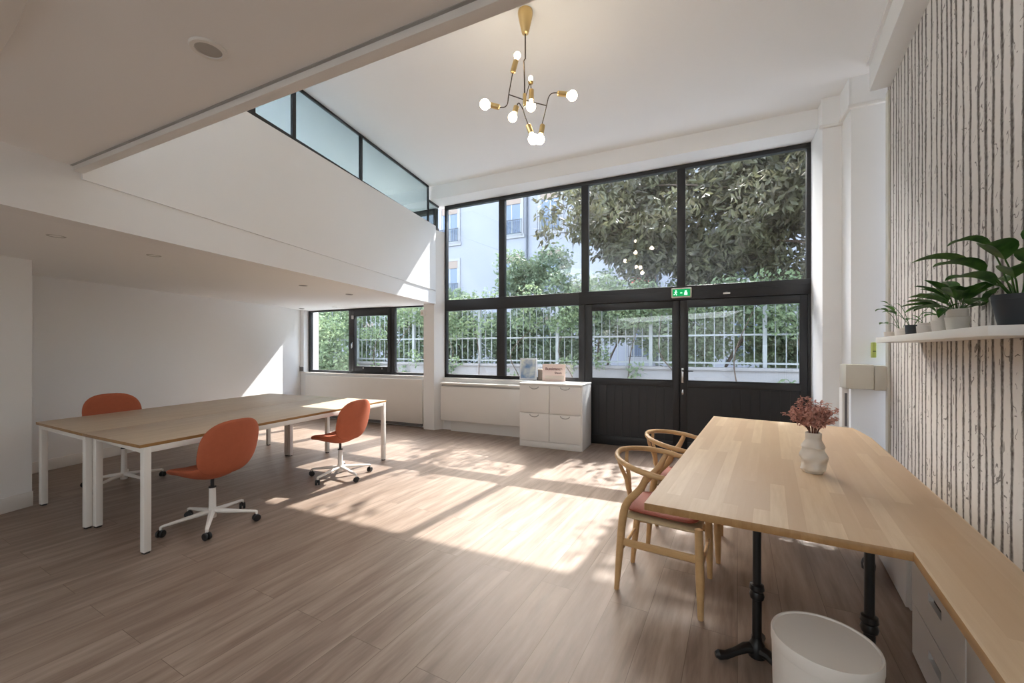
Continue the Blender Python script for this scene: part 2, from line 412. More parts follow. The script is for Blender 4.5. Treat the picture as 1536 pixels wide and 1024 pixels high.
# piers on the right with their mouldings
pr = MB(); pr.box(1.16, 1.39, 5.5, 6.3, 0, CEIL); pr.box(1.33, 1.62, 5.2, 6.3, 0, CEIL)
pr.box(1.15, 1.34, 5.485, 5.5, 3.80, CEIL); pr.box(1.318, 1.62, 5.18, 5.2, 3.82, CEIL); pr.box(1.31, 1.33, 5.18, 5.5, 3.82, CEIL)
st('wall_pier', pr, 'paint', rz=RW)
mo = MB(); mo.box(1.13, 1.35, 5.465, 5.5, 3.775, 3.805); mo.box(1.30, 1.60, 5.165, 5.2, 3.79, 3.825); mo.box(1.30, 1.33, 5.2, 5.5, 3.79, 3.825)
st('trim_2', mo, 'trim', rz=RW, bevel=.004)
# wallpapered wall on the right
OW = .95
st('wall_right', MB().box(OW, OW+.25, -3.6, 5.24, 0, CEIL), 'birch', rz=RS)
st('trim_3', MB().box(.80, OW, -3.4, 5.14, 3.83, CEIL), 'trim', rz=RS, bevel=.004)
st('trim_4', MB().box(.775, .80, -3.4, 5.12, 4.07, CEIL), 'trim', rz=RS)
st('baseboard_right', MB().box(OW-.015, OW, -3.4, 5.2, 0, .10), 'trim', rz=RS, bevel=.003)
st('trim_5', MB().box(OW-.02, OW, 5.13, 5.22, .10, 3.8), 'box', rz=RS, bevel=.003)
# left wall
lw = [(left_x(9.2), 9.2), (left_x(-3), -3), (left_x(-3)-.25, -3), (left_x(9.2)-.25, 9.2)]
st('wall_left', MB().prism(lw, 0, CEIL), 'paint')
st('baseboard_left', MB().prism([(left_x(8.6)+.014, 8.6), (left_x(3.6)+.014, 3.6), (left_x(3.6), 3.6), (left_x(8.6), 8.6)], 0, .125), 'trim', bevel=.003)
bl = [(-4.25, 3.66), (-5.62, 3.95), (-6.9, -3.), (-5.45, -3.)]
st('wall_near_left', MB().prism(bl, 0, 2.22), 'paint')
d = Vector((-4.25+5.45, 3.66+3.)).normalized(); nn = Vector((d.y, -d.x))*.015
st('baseboard_near_left', MB().prism([(-4.25+nn.x, 3.66+nn.y), (-5.45+nn.x, -3.+nn.y), (-5.45, -3.), (-4.25, 3.66)], 0, .13), 'trim', bevel=.003)
st('wall_rear', MB().box(-8.2, 5.8, -3.2, -2.9, 0, CEIL), 'paint')
# mezzanine: front, parapet, slab
XF = -3.20*cos(RF)      # local x of the front face
def facez(s): return 3.39+.0235*(s-2.5)
mf = MB()
mf.prism([(XF, -3.), (XF, 6.50), (XF-.14, 6.50), (XF-.14, -3.)], [2.10, 2.16, 2.16, 2.10], [2.385]*4)
mf.prism([(XF+.012, 1.7), (XF+.012, 6.47), (XF-.14, 6.50), (XF-.14, 1.7)], 2.385, [facez(1.7), facez(6.5), facez(6.5), facez(1.7)])
mf.box(XF-.14, XF, -3., 1.71, 2.38, 2.62)
p_ = [rot2(*F(XF-.13, 1.72), -RF), rot2(*F(XF-.13, 6.45), -RF), rot2(*rot2(GX-.05, 6.45, -atan(.3185)), -RF), rot2(*rot2(GX-.05, 1.72, -atan(.3185)), -RF)]
mf.prism(p_, 2.5, [3.39, 3.45, 3.45, 3.39])
st('wall_mezzanine_front', mf, 'paint', rz=RF)
a0 = F(XF-.1, -3.); a1 = F(XF-.1, 6.5)
sl = MB().prism([a0, a1, W(-4.5, 6.1), W(-8.1, 6.1), (left_x(8)-.1, 8.), (left_x(-3)-.1, -3.)], [2.105, 2.165, 2.175, 2.2, 2.22, 2.20], 2.5)
st('ceiling_under_mezzanine', sl, 'ceil')
# ceiling over the camera (upper floor) and its lip
def nearpoly(y0, y1, xr=2.6):
    return [W(-3.42, y1), W(xr, y1), W(xr, y0), W(-3.9, y0)]
yl = 1.10
st('ceiling_near', MB().prism([F(XF-.02, 1.70), W(2.9, yl+.03), (5.5, -3.1), F(XF-.02, -3.)], 2.45, 2.62), 'ceil')
st('trim_6', MB().prism([W(-3.36, yl), W(2.6, yl), W(2.6, yl+.047), W(-3.36, yl+.047)], 2.42, 2.62), 'trim', bevel=.002)
st('seam_shade', MB().prism([W(-3.34, yl-.012), W(2.6, yl-.012), W(2.6, yl), W(-3.34, yl)], 2.447, 2.45), 'lens')  # grey strip painting the shadow line along the lip
hp = [(-1.36, 1.18), (-1.49, 1.266), (-1.653, 1.37), (-1.83, 1.475), (-2.4, 1.4), (-2.4, .6), (-1.5, .6)]
st('trim_8', MB().prism(hp, 2.425, 2.45), 'trim', bevel=.006)

# ------------------------------------------------------------------ big window, doors
def zb(mb, x0, x1, z0, z1, y0=YG, y1=YG+.07): mb.box(x0, x1, y0, y1, z0, z1)
w1 = empty('window_1', W(XL, YG)+(0,), RW); w1['kind'] = 'structure'
def rel(px): return wx(px, YG)-XL
fr = MB(); WD = XR-XL
m2 = (rel(748), rel(757)); m3 = (rel(872), rel(882.5)); m4 = (rel(1015.5), rel(1028)); mR = rel(1210)
l2r = rel(868)
T0, T1, ZT = 2.045, 2.235, 3.82
dz = .07
def fb(x0, x1, z0, z1, y0=0, y1=dz): fr.box(x0, x1, y0, y1, z0, z1)
fb(0, WD, ZT, HEAD); fb(0, .04, .895, ZT); fb(mR, WD, 2.235, ZT)
fb(.04, l2r, T0, T1); fb(l2r, WD, 2.05, T1, -.01, dz)
fb(0, rel(875), .895, .955)
for m in (m2, m3, m4): fb(m[0], m[1], T1, ZT)
fb(rel(745), rel(757.5), .955, T0); fb(l2r, rel(877), .0, T0, -.005, dz)
fb(rel(1212), WD, 0, T1)
fb(rel(1014), rel(1026), 0, 2.05, .057, .07); fb(l2r, WD, -.01, .03, .0, .08); fb(l2r, WD, 2.0, 2.06, .056, .07)
fr.box(l2r, WD, -.012, 0, 2.16, 2.175)
fr.build('frame', 'black_frame', w1, bevel=.004)
def pane(root, x0, x1, z0, z1, y=.035): return MB().box(x0-.01, x1+.01, y-.003, y+.003, z0-.01, z1+.01).build('pane', 'glass', root)
for x0, x1, z0, z1 in ((.04, m2[0], T1, ZT), (m2[1], m3[0], T1, ZT), (m3[1], m4[0], T1, ZT), (m4[1], mR, T1, ZT),
                       (.04, rel(745), .955, T0), (rel(757.5), l2r, .955, T0)):
    pane(w1, x0, x1, z0, z1)
def door(name, xa, xb, ga, gb, meet):
    r = empty(name, W(XL+xa, YG)+(0,), RW); r['kind'] = 'structure'
    w = xb-xa; ga -= xa; gb -= xa; m = MB(); y0, y1 = .0, .055
    z0, z1, top = .955, 1.955, 2.045
    m.box(0, ga, y0, y1, .01, top); m.box(gb, w, y0, y1, .01, top); m.box(ga, gb, y0, y1, z1, top); m.box(ga, gb, y0, y1, .87, z0); m.box(ga, gb, y0, y1, .01, .13)
    m.build('leaf_frame', 'black_frame', r, bevel=.003)
    p = MB(); n = max(3, int((gb-ga)/.105)); step = (gb-ga)/n
    for i in range(n): p.box(ga+i*step+.002, ga+(i+1)*step-.002, .014, .04, .13, .87)
    p.box(ga, gb, .02, .035, .13, .87)
    p.build('panel', 'black_frame', r)
    MB().box(ga-.01, gb+.01, .028, .034, z0-.01, z1+.01).build('pane', 'glass', r)
    b = MB(); e = .012
    for q in ((ga, ga+e, z0, z1), (gb-e, gb, z0, z1), (ga, gb, z0, z0+e), (ga, gb, z1-e, z1)): b.box(q[0], q[1], -.004, .02, q[2], q[3])
    b.build('glazing_bead', 'black_frame', r)
    return r
door('door_1', rel(877.5), rel(1019), rel(887), rel(1009.5), 1)
d2 = door('door_2', rel(1020.3), rel(1211.5), rel(1031), rel(1201), 0)
h = MB(); hx = .032
h.box(hx-.016, hx+.016, -.012, 0, .93, 1.13); hd = h.build('handle_plate', 'chrome', d2, bevel=.004)
hl = MB(); hl.tube([(hx, -.01, 1.095), (hx, -.05, 1.095), (hx+.03, -.055, 1.095), (hx+.13, -.055, 1.09)], [.009, .009, .009, .007]); hl.build('lever', 'black_plastic', d2, smooth=True)
MB().lathe([(.014, 0), (.014, .01)], (hx, -.012, .80), 16, Matrix.Rotation(pi/2, 3, 'X')).box(hx-.01, hx+.01, -.02, 0, .775, .84).build('lock', 'chrome', d2, bevel=.002)
# small white door contact at the transom
c = W(wx(1090, YG-.03), YG-.03)
dc = empty('door_contact', c+(2.095,), RW); tag(dc, 'small white magnetic door contact on the black transom above the right door leaf', 'sensor')
MB().box(-.04, .04, -.0, .018, 0, .022).build('housing', 'white_lac', dc, bevel=.003)
MB().box(-.014, .014, 0, .018, .022, .034).build('clip', 'grey', dc, bevel=.002)
# exit sign
e0 = 5.95
c = W(wx(1022, e0), e0)
ex = empty('exit_sign', c+(2.075,), RW); tag(ex, 'green emergency exit sign with white border on the black mullion above the doors', 'exit sign')
MB().box(-.125, .125, 0, .08, 0, .125).build('housing', 'ceramic', ex, bevel=.006)
MB().box(-.108, .108, -.003, .004, .016, .110).build('green_panel', 'exit_green', ex)
pg = MB(); pd = MB(); pa = MB()
# running figure, arrow and door pictogram
pg.ball((-.066, -.005, .090), .0085, 10, 6); pg.tube([(-.066, -.005, .082), (-.072, -.005, .055)], .007, 6)
pg.tube([(-.072, -.005, .055), (-.058, -.005, .044), (-.062, -.005, .028)], .005, 6); pg.tube([(-.072, -.005, .055), (-.084, -.005, .040), (-.096, -.005, .040)], .005, 6)
pg.tube([(-.068, -.005, .076), (-.050, -.005, .068)], .004, 6); pg.tube([(-.068, -.005, .076), (-.086, -.005, .068)], .004, 6)
pa.box(-.014, .012, -.006, -.004, .053, .064)
pd.box(.035, .075, -.006, -.004, .030, .062); pd.box(.042, .068, -.006, -.004, .062, .088)
pg.build('running_figure', 'exit_white', ex); pa.build('arrow', 'exit_white', ex); pd.build('doorway_mark', 'exit_white', ex)

# small window on the left
YV = 6.08; XW0, XW1 = -7.57, -4.42
w2 = empty('window_2', W(XW0, YV)+(0,), RW); w2['kind'] = 'structure'
def rv(px): return wx(px, YV)-XW0
f = MB(); z0, z1 = .905, 2.19
f.box(0, XW1-XW0, 0, .06, z0, z0+.05); f.box(0, XW1-XW0, 0, .06, z1-.035, z1); f.box(0, .07, 0, .06, z0, z1)
f.box(rv(523), rv(528.5), 0, .06, z0, z1); f.box(rv(586.5), rv(592), 0, .06, z0, z1); f.box(XW1-XW0-.06, XW1-XW0, 0, .06, z0, z1)
f.build('frame', 'black_frame', w2, bevel=.003)
sh = MB(); a, b = rv(528.5), rv(586.5); ga, gb = rv(532.5), rv(582)
for q in ((a, ga, z0+.05, z1-.035), (gb, b, z0+.05, z1-.035), (ga, gb, z0+.05, z0+.15), (ga, gb, z1-.16, z1-.035)): sh.box(q[0], q[1], -.015, .05, q[2], q[3])
sash = sh.build('sash', 'black_frame', w2, bevel=.003)
MB().box(a+.02, a+.045, -.03, -.015, 1.42, 1.52).tube([(a+.032, -.03, 1.5), (a+.032, -.055, 1.5), (a+.032, -.055, 1.40)], .008).build('sash_handle', 'chrome', sash, smooth=True)
hg = MB()
for px in (545, 573): hg.box(rv(px), rv(px)+.03, -.02, -.014, z0+.10, z0+.13)
hg.build('hinge', 'chrome', sash)
MB().box(a+.01, a+.05, -.035, -.012, 1.98, 2.05).build('contact_sensor', 'white_lac', sash, bevel=.003)
for x0, x1, za, zc in ((.07, rv(523), z0+.05, z1-.035), (ga, gb, z0+.15, z1-.16), (rv(592), XW1-XW0-.06, z0+.05, z1-.035)): pane(w2, x0, x1, za, zc, .03)
# upstairs window
w3 = empty('window_3', W(-9.1, 6.05)+(0,), RW); w3['kind'] = 'structure'; L3 = 4.8
f = MB(); z0, z1 = 2.75, 3.877
f.box(0, L3, 0, .06, z0, z0+.06); f.box(0, L3, 0, .06, z1-.09, z1)
for x in (0, 1.15, 2.3, 3.45, L3-.06): f.box(x, x+.06, 0, .06, z0, z1)
f.build('frame', 'black_frame', w3, bevel=.003)
for x in (0, 1.15, 2.3, 3.45): pane(w3, x+.06, (x+1.15 if x < 3.4 else L3-.06), z0+.06, z1-.09, .03)

# glass partition on the mezzanine parapet, reaching the ceiling

gp = empty('glass_balustrade', rot2(GX, 0, RG)+(0,), RG); tag(gp, 'glass balustrade in thin black frame along the top of the white mezzanine parapet', 'balustrade')
def sOn(px):
    t = (px-768)/FPX; Y = 3.581/(.3185-t); return t*Y*sin(-RG)+Y*cos(RG)
s_end = 6.48; s_post = sOn(642)
sv = [1.75, sOn(377.5), sOn(440), sOn(541), s_post, s_end]
def gb(s_): return 3.40+.01*(s_-2.5)
def gt_(s_): return 3.545-.022*(s_-3.3) if s_ < 5.5 else 3.497-.015*(s_-5.5)
b = MB(); b.prism([(-.012, sv[0]), (.012, sv[0]), (.012, sv[5]), (-.012, sv[5])], [gb(sv[0])]*2+[gb(sv[5])]*2, [gt_(sv[0])]*2+[gt_(sv[5])]*2)
b.build('bottom_rail', 'black_frame', gp)
b = MB(); b.box(-.012, .012, sv[0], sv[4], CEIL-.03, CEIL-.002); b.box(-.012, .012, sv[4], sv[5], HEAD-.03, HEAD-.002)
b.build('top_rail', 'black_frame', gp)
for i, s_ in enumerate(sv[1:5]):
    hw = .028 if i == 0 else .022 if i == 1 else .02 if i == 2 else .014
    MB().box(-.014, .014, s_-hw, s_+hw, 3.42, CEIL-.01).build('post', 'black_frame', gp)
for i in range(5):
    a, c = sv[i]+.015, sv[i+1]-.015; za = CEIL-.02 if i < 4 else HEAD-.02
    MB().prism([(-.004, a), (.004, a), (.004, c), (-.004, c)], [gt_(a)-.01]*2+[gt_(c)-.01]*2, [za]*4).build('glass_panel', 'glass_rail', gp)

# ------------------------------------------------------------------ recessed lights
def downlight(name, x, y, z, r, label, tilt=False):
    o = empty(name, (x, y, z)); tag(o, label, 'ceiling light', 'recessed ceiling spotlights')
    ring = MB(); ring.lathe([(r, 0), (r, -.004), (r*.94, -.008), (r*.72, -.008), (r*.70, -.001)], (0, 0, 0), 32, cap=False).build('trim_ring', 'white_lac' if r > .055 else 'lens', o, smooth=True)
    MB().lathe([(r*.7, -.004), (r*.5, -.002), (.004, -.002)], (0, 0, 0), 28).build('lens', 'lens' if r > .055 else 'grey', o, smooth=True)
    return o
downlight('recessed_spotlight', -1.08, 1.471, 2.45, .058, 'round white recessed spotlight in the near ceiling, large, upper left')
def slabz(x, y):
    # height of the sloping underside at a point
    s = x*sin(-RF)+y*cos(RF); xl = x*cos(RF)-y*sin(-RF)
    tt = min(1, max(0, (XF-xl)/2.4)); return (2.105+.06*(s+3)/9.5)*(1-tt)+(2.205)*tt
DL = [(84.4, 352.5, 'recessed spotlight in the low ceiling, nearest the left edge of the picture'), (231, 382, 'recessed spotlight in the low ceiling, second from the left edge, nearest the mezzanine front'),
      (265.6, 425.6, 'recessed spotlight in the low ceiling close to the left wall above the desks'), (454.7, 427.5, 'recessed spotlight in the low ceiling above the far end of the desks'),
      (452.7, 462.5, 'tiny recessed spotlight in the far left corner of the low ceiling by the small window'), (502, 460, 'tiny recessed spotlight in the low ceiling right in front of the small window'),
      (524, 441, 'small recessed spotlight in the low ceiling between the far orange chair and the window')]
for px, py, lb in DL:
    z = 2.17
    for _ in range(8):
        Y = (z-CAMZ)*FPX/(524-py); X = (px-768)/FPX*Y; z = slabz(X, Y)
    downlight('recessed_spotlight', X, Y, z-.0005, .05, lb)

# ------------------------------------------------------------------ convectors, small devices on the glazed wall
cv = empty('convector_heater', W(-4.07, 5.85)+(0,), RW); tag(cv, 'long flat white convector heater under the big window, left of the drawer cabinet', 'heater')
MB().box(0, 1.62, 0, .15, .185, .755).build('cover', 'white_metal', cv, bevel=.006)
MB().box(0, 1.62, .0, .15, .79, .822).build('top_bar', 'white_metal', cv, bevel=.005)
g = MB(); g.box(.01, 1.61, .025, .14, .755, .79); g.build('grille', 'lens', cv)
MB().box(.15, 1.62, .09, .15, .0, .185).build('plinth', 'trim', cv)
cv = empty('convector_heater', W(-7.45, 5.91)+(0,), RW); tag(cv, 'wide white heater panel under the small window behind the desks', 'heater')
MB().box(0, 2.95, 0, .055, .07, .85).build('cover', 'white_metal', cv, bevel=.006)
MB().box(.02, 2.93, .015, .055, .02, .07).build('plinth', 'grey', cv)
c = W(-4.40, 5.80)
sp = empty('motion_sensor', (c[0], c[1], 2.0), RW); tag(sp, 'small white motion sensor high on the pillar between the two windows', 'sensor')
MB().box(-.035, .035, -.03, .05, -.04, .06).build('housing', 'white_lac', sp, bevel=.012)
MB().ball((-.0, -.03, .0), .022, 12, 8).build('lens', 'ceramic', sp, smooth=True)
c = W(-7.62, 5.945)
th = empty('wall_socket', (c[0], c[1], .93), RW); tag(th, 'small dark grey wall socket in the left corner beside the small window', 'socket')
MB().box(-.045, .045, -.0, .02, 0, .09).build('cover', 'grey', th, bevel=.004)
MB().box(-.05, .05, -.004, .024, .09, .105).build('cap', 'white_lac', th, bevel=.003)
# boxing and conduit on the right pier
bx = empty('trunking_box', W(1.22, 5.0)+(0,), RW); tag(bx, 'beige boxed cable trunking around the pier right of the doors', 'trunking')
MB().box(0.02, .235, 0, .2, 1.0, 1.235).build('box', 'box', bx, bevel=.006)
MB().box(.245, .40, .02, .2, .99, 1.225).build('side_box', 'box', bx, bevel=.006)
cd = empty('wall_conduit', W(1.245, 5.10)+(0,), RW); tag(cd, 'vertical white conduit under the beige trunking box', 'conduit')
MB().box(-.01, .045, 0, .10, .0, 1.0).build('channel', 'white_lac', cd, bevel=.004)
MB().box(.01, .03, -.004, 0, .62, .95).build('slot', 'grey', cd)
MB().box(1.31, 1.60, 5.14, 5.2, 0, 1.0)
c = W(1.50, 5.15)
gt = empty('wall_gadget', (c[0], c[1], 1.30), RW); tag(gt, 'lime green plastic gadget hanging on the pier below the end of the plant shelf', 'gadget')
MB().box(-.022, .012, -.02, .03, 0, .15).build('body', 'green_plastic', gt, bevel=.008)
MB().box(-.018, .006, -.024, -.018, .06, .068).build('button', 'black_plastic', gt)

# ------------------------------------------------------------------ drawer cabinet
cb = empty('drawer_cabinet', W(-2.42, 5.43)+(0,), RW); tag(cb, 'white lacquered cabinet with four drawers standing in front of the window beside the doors', 'cabinet')
w_, d_ = .925, .50
MB().box(0, w_, .02, d_, .0, .88).build('carcass', 'white_lac', cb, bevel=.003)
MB().box(-.004, w_+.004, -.002, d_+.004, .88, .905).build('top_panel', 'white_lac', cb, bevel=.003)
MB().box(.01, w_-.02, .006, .02, 0, .085).build('plinth', 'white_lac', cb, bevel=.002)
for i in range(2):
    for j in range(2):
        x0 = .01+i*.455; x1 = x0+.445; z0 = .092+j*.395; z1 = z0+.384
        dr = MB().box(x0, x1, 0, .02, z0, z1).build('drawer', 'white_lac', cb, bevel=.002)
        xc = (x0+x1)/2
        hm = MB(); hm.tube([(xc+.065*cos(t), -.003, z1-.012+.034*sin(t)) for t in [pi+pi*k/14 for k in range(15)]], .0065, 6)
        hm.build('handle', 'lens', dr, smooth=True)

# things on it / on the sill
def onsill(px): return wx(px, 5.97)
p = empty('framed_picture', W(onsill(793.5), 5.93)+(.912,), RW); tag(p, 'pale blue framed picture leaning against the window beside the pink sign', 'picture')
p.rotation_euler = (radians(-5), 0, RW)
q = MB()
for a in ((-.14, -.122, 0, .33), (.122, .14, 0, .33), (-.122, .122, 0, .018), (-.122, .122, .312, .33)): q.box(a[0], a[1], -.01, .012, a[2], a[3])
q.build('frame', 'silver_frame', p, bevel=.002)
MB().box(-.124, .124, -.002, .008, .016, .314).build('print', 'poster', p)
p = empty('cardboard_box', W(onsill(812.5), 5.955)+(.912,), RW); tag(p, 'small grey brown cardboard box between the blue picture and the pink sign', 'box')
MB().box(-.05, .05, -.02, .04, 0, .155).build('carton', 'kraft', p, bevel=.002); MB().box(-.055, .055, -.024, .044, .155, .17).build('lid', 'ceramic', p, bevel=.002)
p = empty('window_sign', W(onsill(834), 5.86)+(.9055,), RW); tag(p, 'pink card sign with dark lettering standing on the white cabinet', 'sign')
p.rotation_euler = (radians(-4), 0, RW)
MB().box(-.18, .18, -.004, .004, 0, .255).build('board', 'pink_card', p, bevel=.001)
MB().box(-.14, .16, -.006, -.004, .03, .085).build('band', 'pink_shade', p)
def text(body, size, x, z, root, bold=0.0, y=-.0065):
    cu = bpy.data.curves.new('lettering', 'FONT'); cu.body = body; cu.size = size; cu.align_x = 'CENTER'; cu.extrude = .0006; cu.offset = bold
    o = bpy.data.objects.new('lettering', cu); COL.objects.link(o)
    bpy.context.view_layer.update()
    me = bpy.data.meshes.new_from_object(o); bpy.data.objects.remove(o)
    me.materials.append(M['ink']) if not me.materials else None
    k = bpy.data.objects.new('lettering', me); COL.objects.link(k); k.location = (x, y, z); k.rotation_euler = (pi/2, 0, 0); k.parent = root; return k
text('Bussistance', .058, 0, .165, p, .0015); text('Shaum', .042, .07, .112, p, .001)

# ------------------------------------------------------------------ desks
DA, DJ, DB, DC, DD = (-4.187, 3.634), (-3.276, 3.149), (-2.483, 2.756), (-1.577, 5.194), (-3.52, 6.01)
DT = .742
def lerp(a, b, t): return (a[0]+(b[0]-a[0])*t, a[1]+(b[1]-a[1])*t)
DJf = lerp(DC, DD, .46)
def desk(label, quad, legs, aprons, rz):
    o0 = quad[0]; root = empty('desk', (o0[0], o0[1], 0), rz); tag(root, label, 'desk', 'white-legged oak desks pushed together')
    def L(p): 
        return rot2(p[0]-o0[0], p[1]-o0[1], -rz)
    q = [L(p) for p in quad]
    MB().prism(q, DT-.022, DT).build('desk_top', 'desk_top', root, bevel=.0015, edge='desk_edge')
    lw_ = .044
    cx = sum(p[0] for p in q)/4; cy = sum(p[1] for p in q)/4
    for p in legs:
        x, y = L(p)
        MB().box(x-lw_/2, x+lw_/2, y-lw_/2, y+lw_/2, .012, DT-.022).build('leg', 'white_metal', root, bevel=.004)
        MB().box(x-lw_/2+.006, x+lw_/2-.006, y-lw_/2+.006, y+lw_/2-.006, 0, .012).build('foot_cap', 'black_plastic', root)
    for pa, pb in aprons:
        a, b = Vector(L(pa)), Vector(L(pb)); dd = (b-a).normalized(); n2 = Vector((-dd.y, dd.x))*.02
        MB().prism([tuple(a+n2), tuple(b+n2), tuple(b-n2), tuple(a-n2)], DT-.062, DT-.022).build('frame_rail', 'white_metal', root, bevel=.003)
    return root
rz = -math.atan2(DC[0]-DB[0], DC[1]-DB[1])
def inset(p, c, k):
    v = Vector((c[0]-p[0], c[1]-p[1])).normalized(); return (p[0]+v.x*k, p[1]+v.y*k)
g = .012
J1 = lerp(DJ, DB, .004); J1f = lerp(DJf, DC, .002); J0 = lerp(DJ, DA, .002); J0f = lerp(DJf, DD, .002)
qa = [DB, DC, J1f, J1]; ca = (sum(p[0] for p in qa)/4, sum(p[1] for p in qa)/4)
la = [inset(p, ca, .045) for p in qa]; la[3] = inset(J1, ca, .085)
desk('long oak-topped desk with white legs, nearest the middle of the room', qa, la, [(la[0], la[1]), (la[1], la[2]), (la[2], la[3]), (la[3], la[0])], rz)
qb = [J0, J0f, DD, DA]; cb_ = (sum(p[0] for p in qb)/4, sum(p[1] for p in qb)/4)
lb = [inset(p, cb_, .045) for p in qb]
midleg = (-2.93, 5.38)
desk('long oak-topped desk with white legs, on the side of the left wall', qb, [lb[0], lb[2], lb[3], midleg, (-2.875, 5.36)], [(lb[0], lb[1]), (lb[1], lb[2]), (lb[2], lb[3]), (lb[3], lb[0])], rz)

# ------------------------------------------------------------------ office chairs
def office_chair(name, label, lift=0.):
    r = empty(name); tag(r, label, 'office chair', 'terracotta swivel chairs at the desks')
    hub = MB(); hub.lathe([(.028, .055), (.03, .07), (.030, .11), (.025, .14), (.023, .29+lift), (.021, .295+lift)], (0, 0, 0), 24)
    hub.build('column', 'white_metal', r, smooth=True)
    MB().lathe([(.013, .28+lift), (.013, .39+lift)], (0, 0, 0), 16).lathe([(.026, .29+lift), (.026, .30+lift)], (0, 0, 0), 16).build('gas_lift', 'black_plastic', r, smooth=True)
    mm = MB(); mm.box(-.05, .05, -.05, .06, .385+lift, .41+lift); mm.tube([(.0, 0, .395+lift), (.09, .02, .388+lift)], .006, 8); mm.ball((.095, .02, .388+lift), .012, 8, 6)
    mm.build('tilt_mechanism', 'black_plastic', r, bevel=.004)
    for k in range(5):
        a = 2*pi*k/5; ca_, sa = cos(a), sin(a)
        R = .315
        am = MB()
        pts = [Vector((ca_*t, sa*t, z)) for t, z in ((.015, .105), (.10, .098), (.20, .088), (R-.01, .078), (R, .074), (R+.001, .055))]
        am.tube(pts, [.024, .021, .017, .013, .012, .010], 8, flat=.8)
        am.build('base_arm', 'white_metal', r, smooth=True)
        cs = MB(); c0 = Vector((ca_*(R+.0), sa*(R+.0), .027)); ax = Vector((-sin(a+.7), cos(a+.7), 0))
        rot = ax.to_track_quat('Z', 'Y').to_matrix()
        for s_ in (-1, 1):
            cs.lathe([(.010, -.009), (.024, -.008), (.027, -.004), (.027, .004), (.024, .008), (.010, .009)], c0+ax*(s_*.014), 18, rot)
        cs.tube([c0+Vector((0, 0, .0)), c0+Vector((0, 0, .034))], .009, 8)
        cs.build('caster', 'black_plastic', r, smooth=True)
    zs = .45+lift
    def seatf(x, y, h):
        t = y/.235     # -1 back .. 1 front
        z = zs-.012*(1-abs(x/.24)**2)*(1 if t < .5 else 1)
        if t > .35: z -= .035*((t-.35)/.65)**2
        if t < -.25: z += .115*((-t-.25)/.75)**2.4
        if h < 0: z -= .042*max(0, 1-(x/.24)**2)*max(0, 1-(t+.15)**2)
        z += .025*abs(x/.24)**2.5
        wsc = 1. if t > -.2 else 1-.12*((-t-.2)/.8)
        return Vector((x*wsc, y+.02, z+h))
    MB().pad(.245, .25, .05, seatf, n=2.9).build('seat', 'terracotta', r, smooth=True, sharp=80)
    def backf(x, y, h):
        v = (y+.22)/.44        # 0 bottom .. 1 top
        wsc = 1.0+.02*sin(pi*v)
        yy = -.212-.052*v-.03*sin(pi*v)*0+.16*(x/.24)**2*.38*(1-.25*v)+(.035*(1-v)**3)
        return Vector((x*wsc, yy-h, zs-.03+.425*v))
    MB().pad(.243, .22, .036, backf, n=2.8).build('backrest', 'terracotta', r, smooth=True, sharp=80)
    return r
def place(r, x, y, facing_deg, star=None):
    r.location = (x, y, 0); r.rotation_euler = (0, 0, radians(facing_deg)-pi/2)
    return r
# facing given as direction angle of the chair front
def chair_at(x, y, face, starang, label, lift=0.):
    c = office_chair('office_chair', label, lift)
    place(c, x, y, face)
    for ch in c.children:
        if ch.name.startswith(('base_arm', 'caster')):
            ch.rotation_euler = (0, 0, radians(starang)-(radians(face)-pi/2))
    return c
chair_at(-2.37, 3.27, 163, 12, 'terracotta swivel chair at the near end of the desks, seen from behind')
chair_at(-1.87, 4.50, 160, 34, 'terracotta swivel chair by the far right corner of the desks')
chair_at(-3.98, 4.24, -21, -16, 'terracotta swivel chair behind the desks by the left wall, its back above the top', .075)

# ------------------------------------------------------------------ long table
TT = .75
A = S(-.44, 1.73)
tb = empty('dining_table', (0, 0, 0), RS); tag(tb, 'long L-shaped oak table with worktop arm along the birch wallpaper wall', 'table')
poly = [(-.44, 1.73), (-.455, 4.33), (.56, 4.27), (.585, 4.12), (.612, 3.85), (.612, 2.3), (.603, .25), (.377, .25), (.378, 1.752)]
MB().prism(poly, TT-.03, TT).build('table_top', 'oak_top', tb, bevel=.0015, edge='oak_edge')
def pedestal(o_, s_, feet):
    p = MB(); p.lathe([(.019, .05), (.019, .28), (.027, .285), (.030, .30), (.024, .315), (.030, .325), (.027, .345), (.017, .35), (.017, TT-.045)], (o_, s_, 0), 24)
    p.lathe([(.034, .03), (.036, .06), (.030, .085), (.021, .10), (.021, .115)], (o_, s_, 0), 24)
    p.box(o_-.05, o_+.05, s_-.05, s_+.05, TT-.045, TT-.03)
    pe = p.build('pedestal', 'black_gloss', tb, smooth=True)
    for a in feet:
        a = radians(a)-RS; dx, dy = cos(a), sin(a)
        f_ = MB(); f_.tube([(o_+dx*t, s_+dy*t, z) for t, z in ((.01, .06), (.05, .062), (.09, .042), (.13, .024), (.16, .023), (.175, .022))], [.028, .022, .017, .018, .021, .012], 10)
        f_.build('foot', 'black_gloss', pe, smooth=True)
pedestal(-.05, 2.12, (174, 54, -62)); pedestal(.327, 2.10, (180, 60, -60)); pedestal(.513, 3.325, (49, 229))
pedestal(-.05, 4.02, (174, 54, -62))

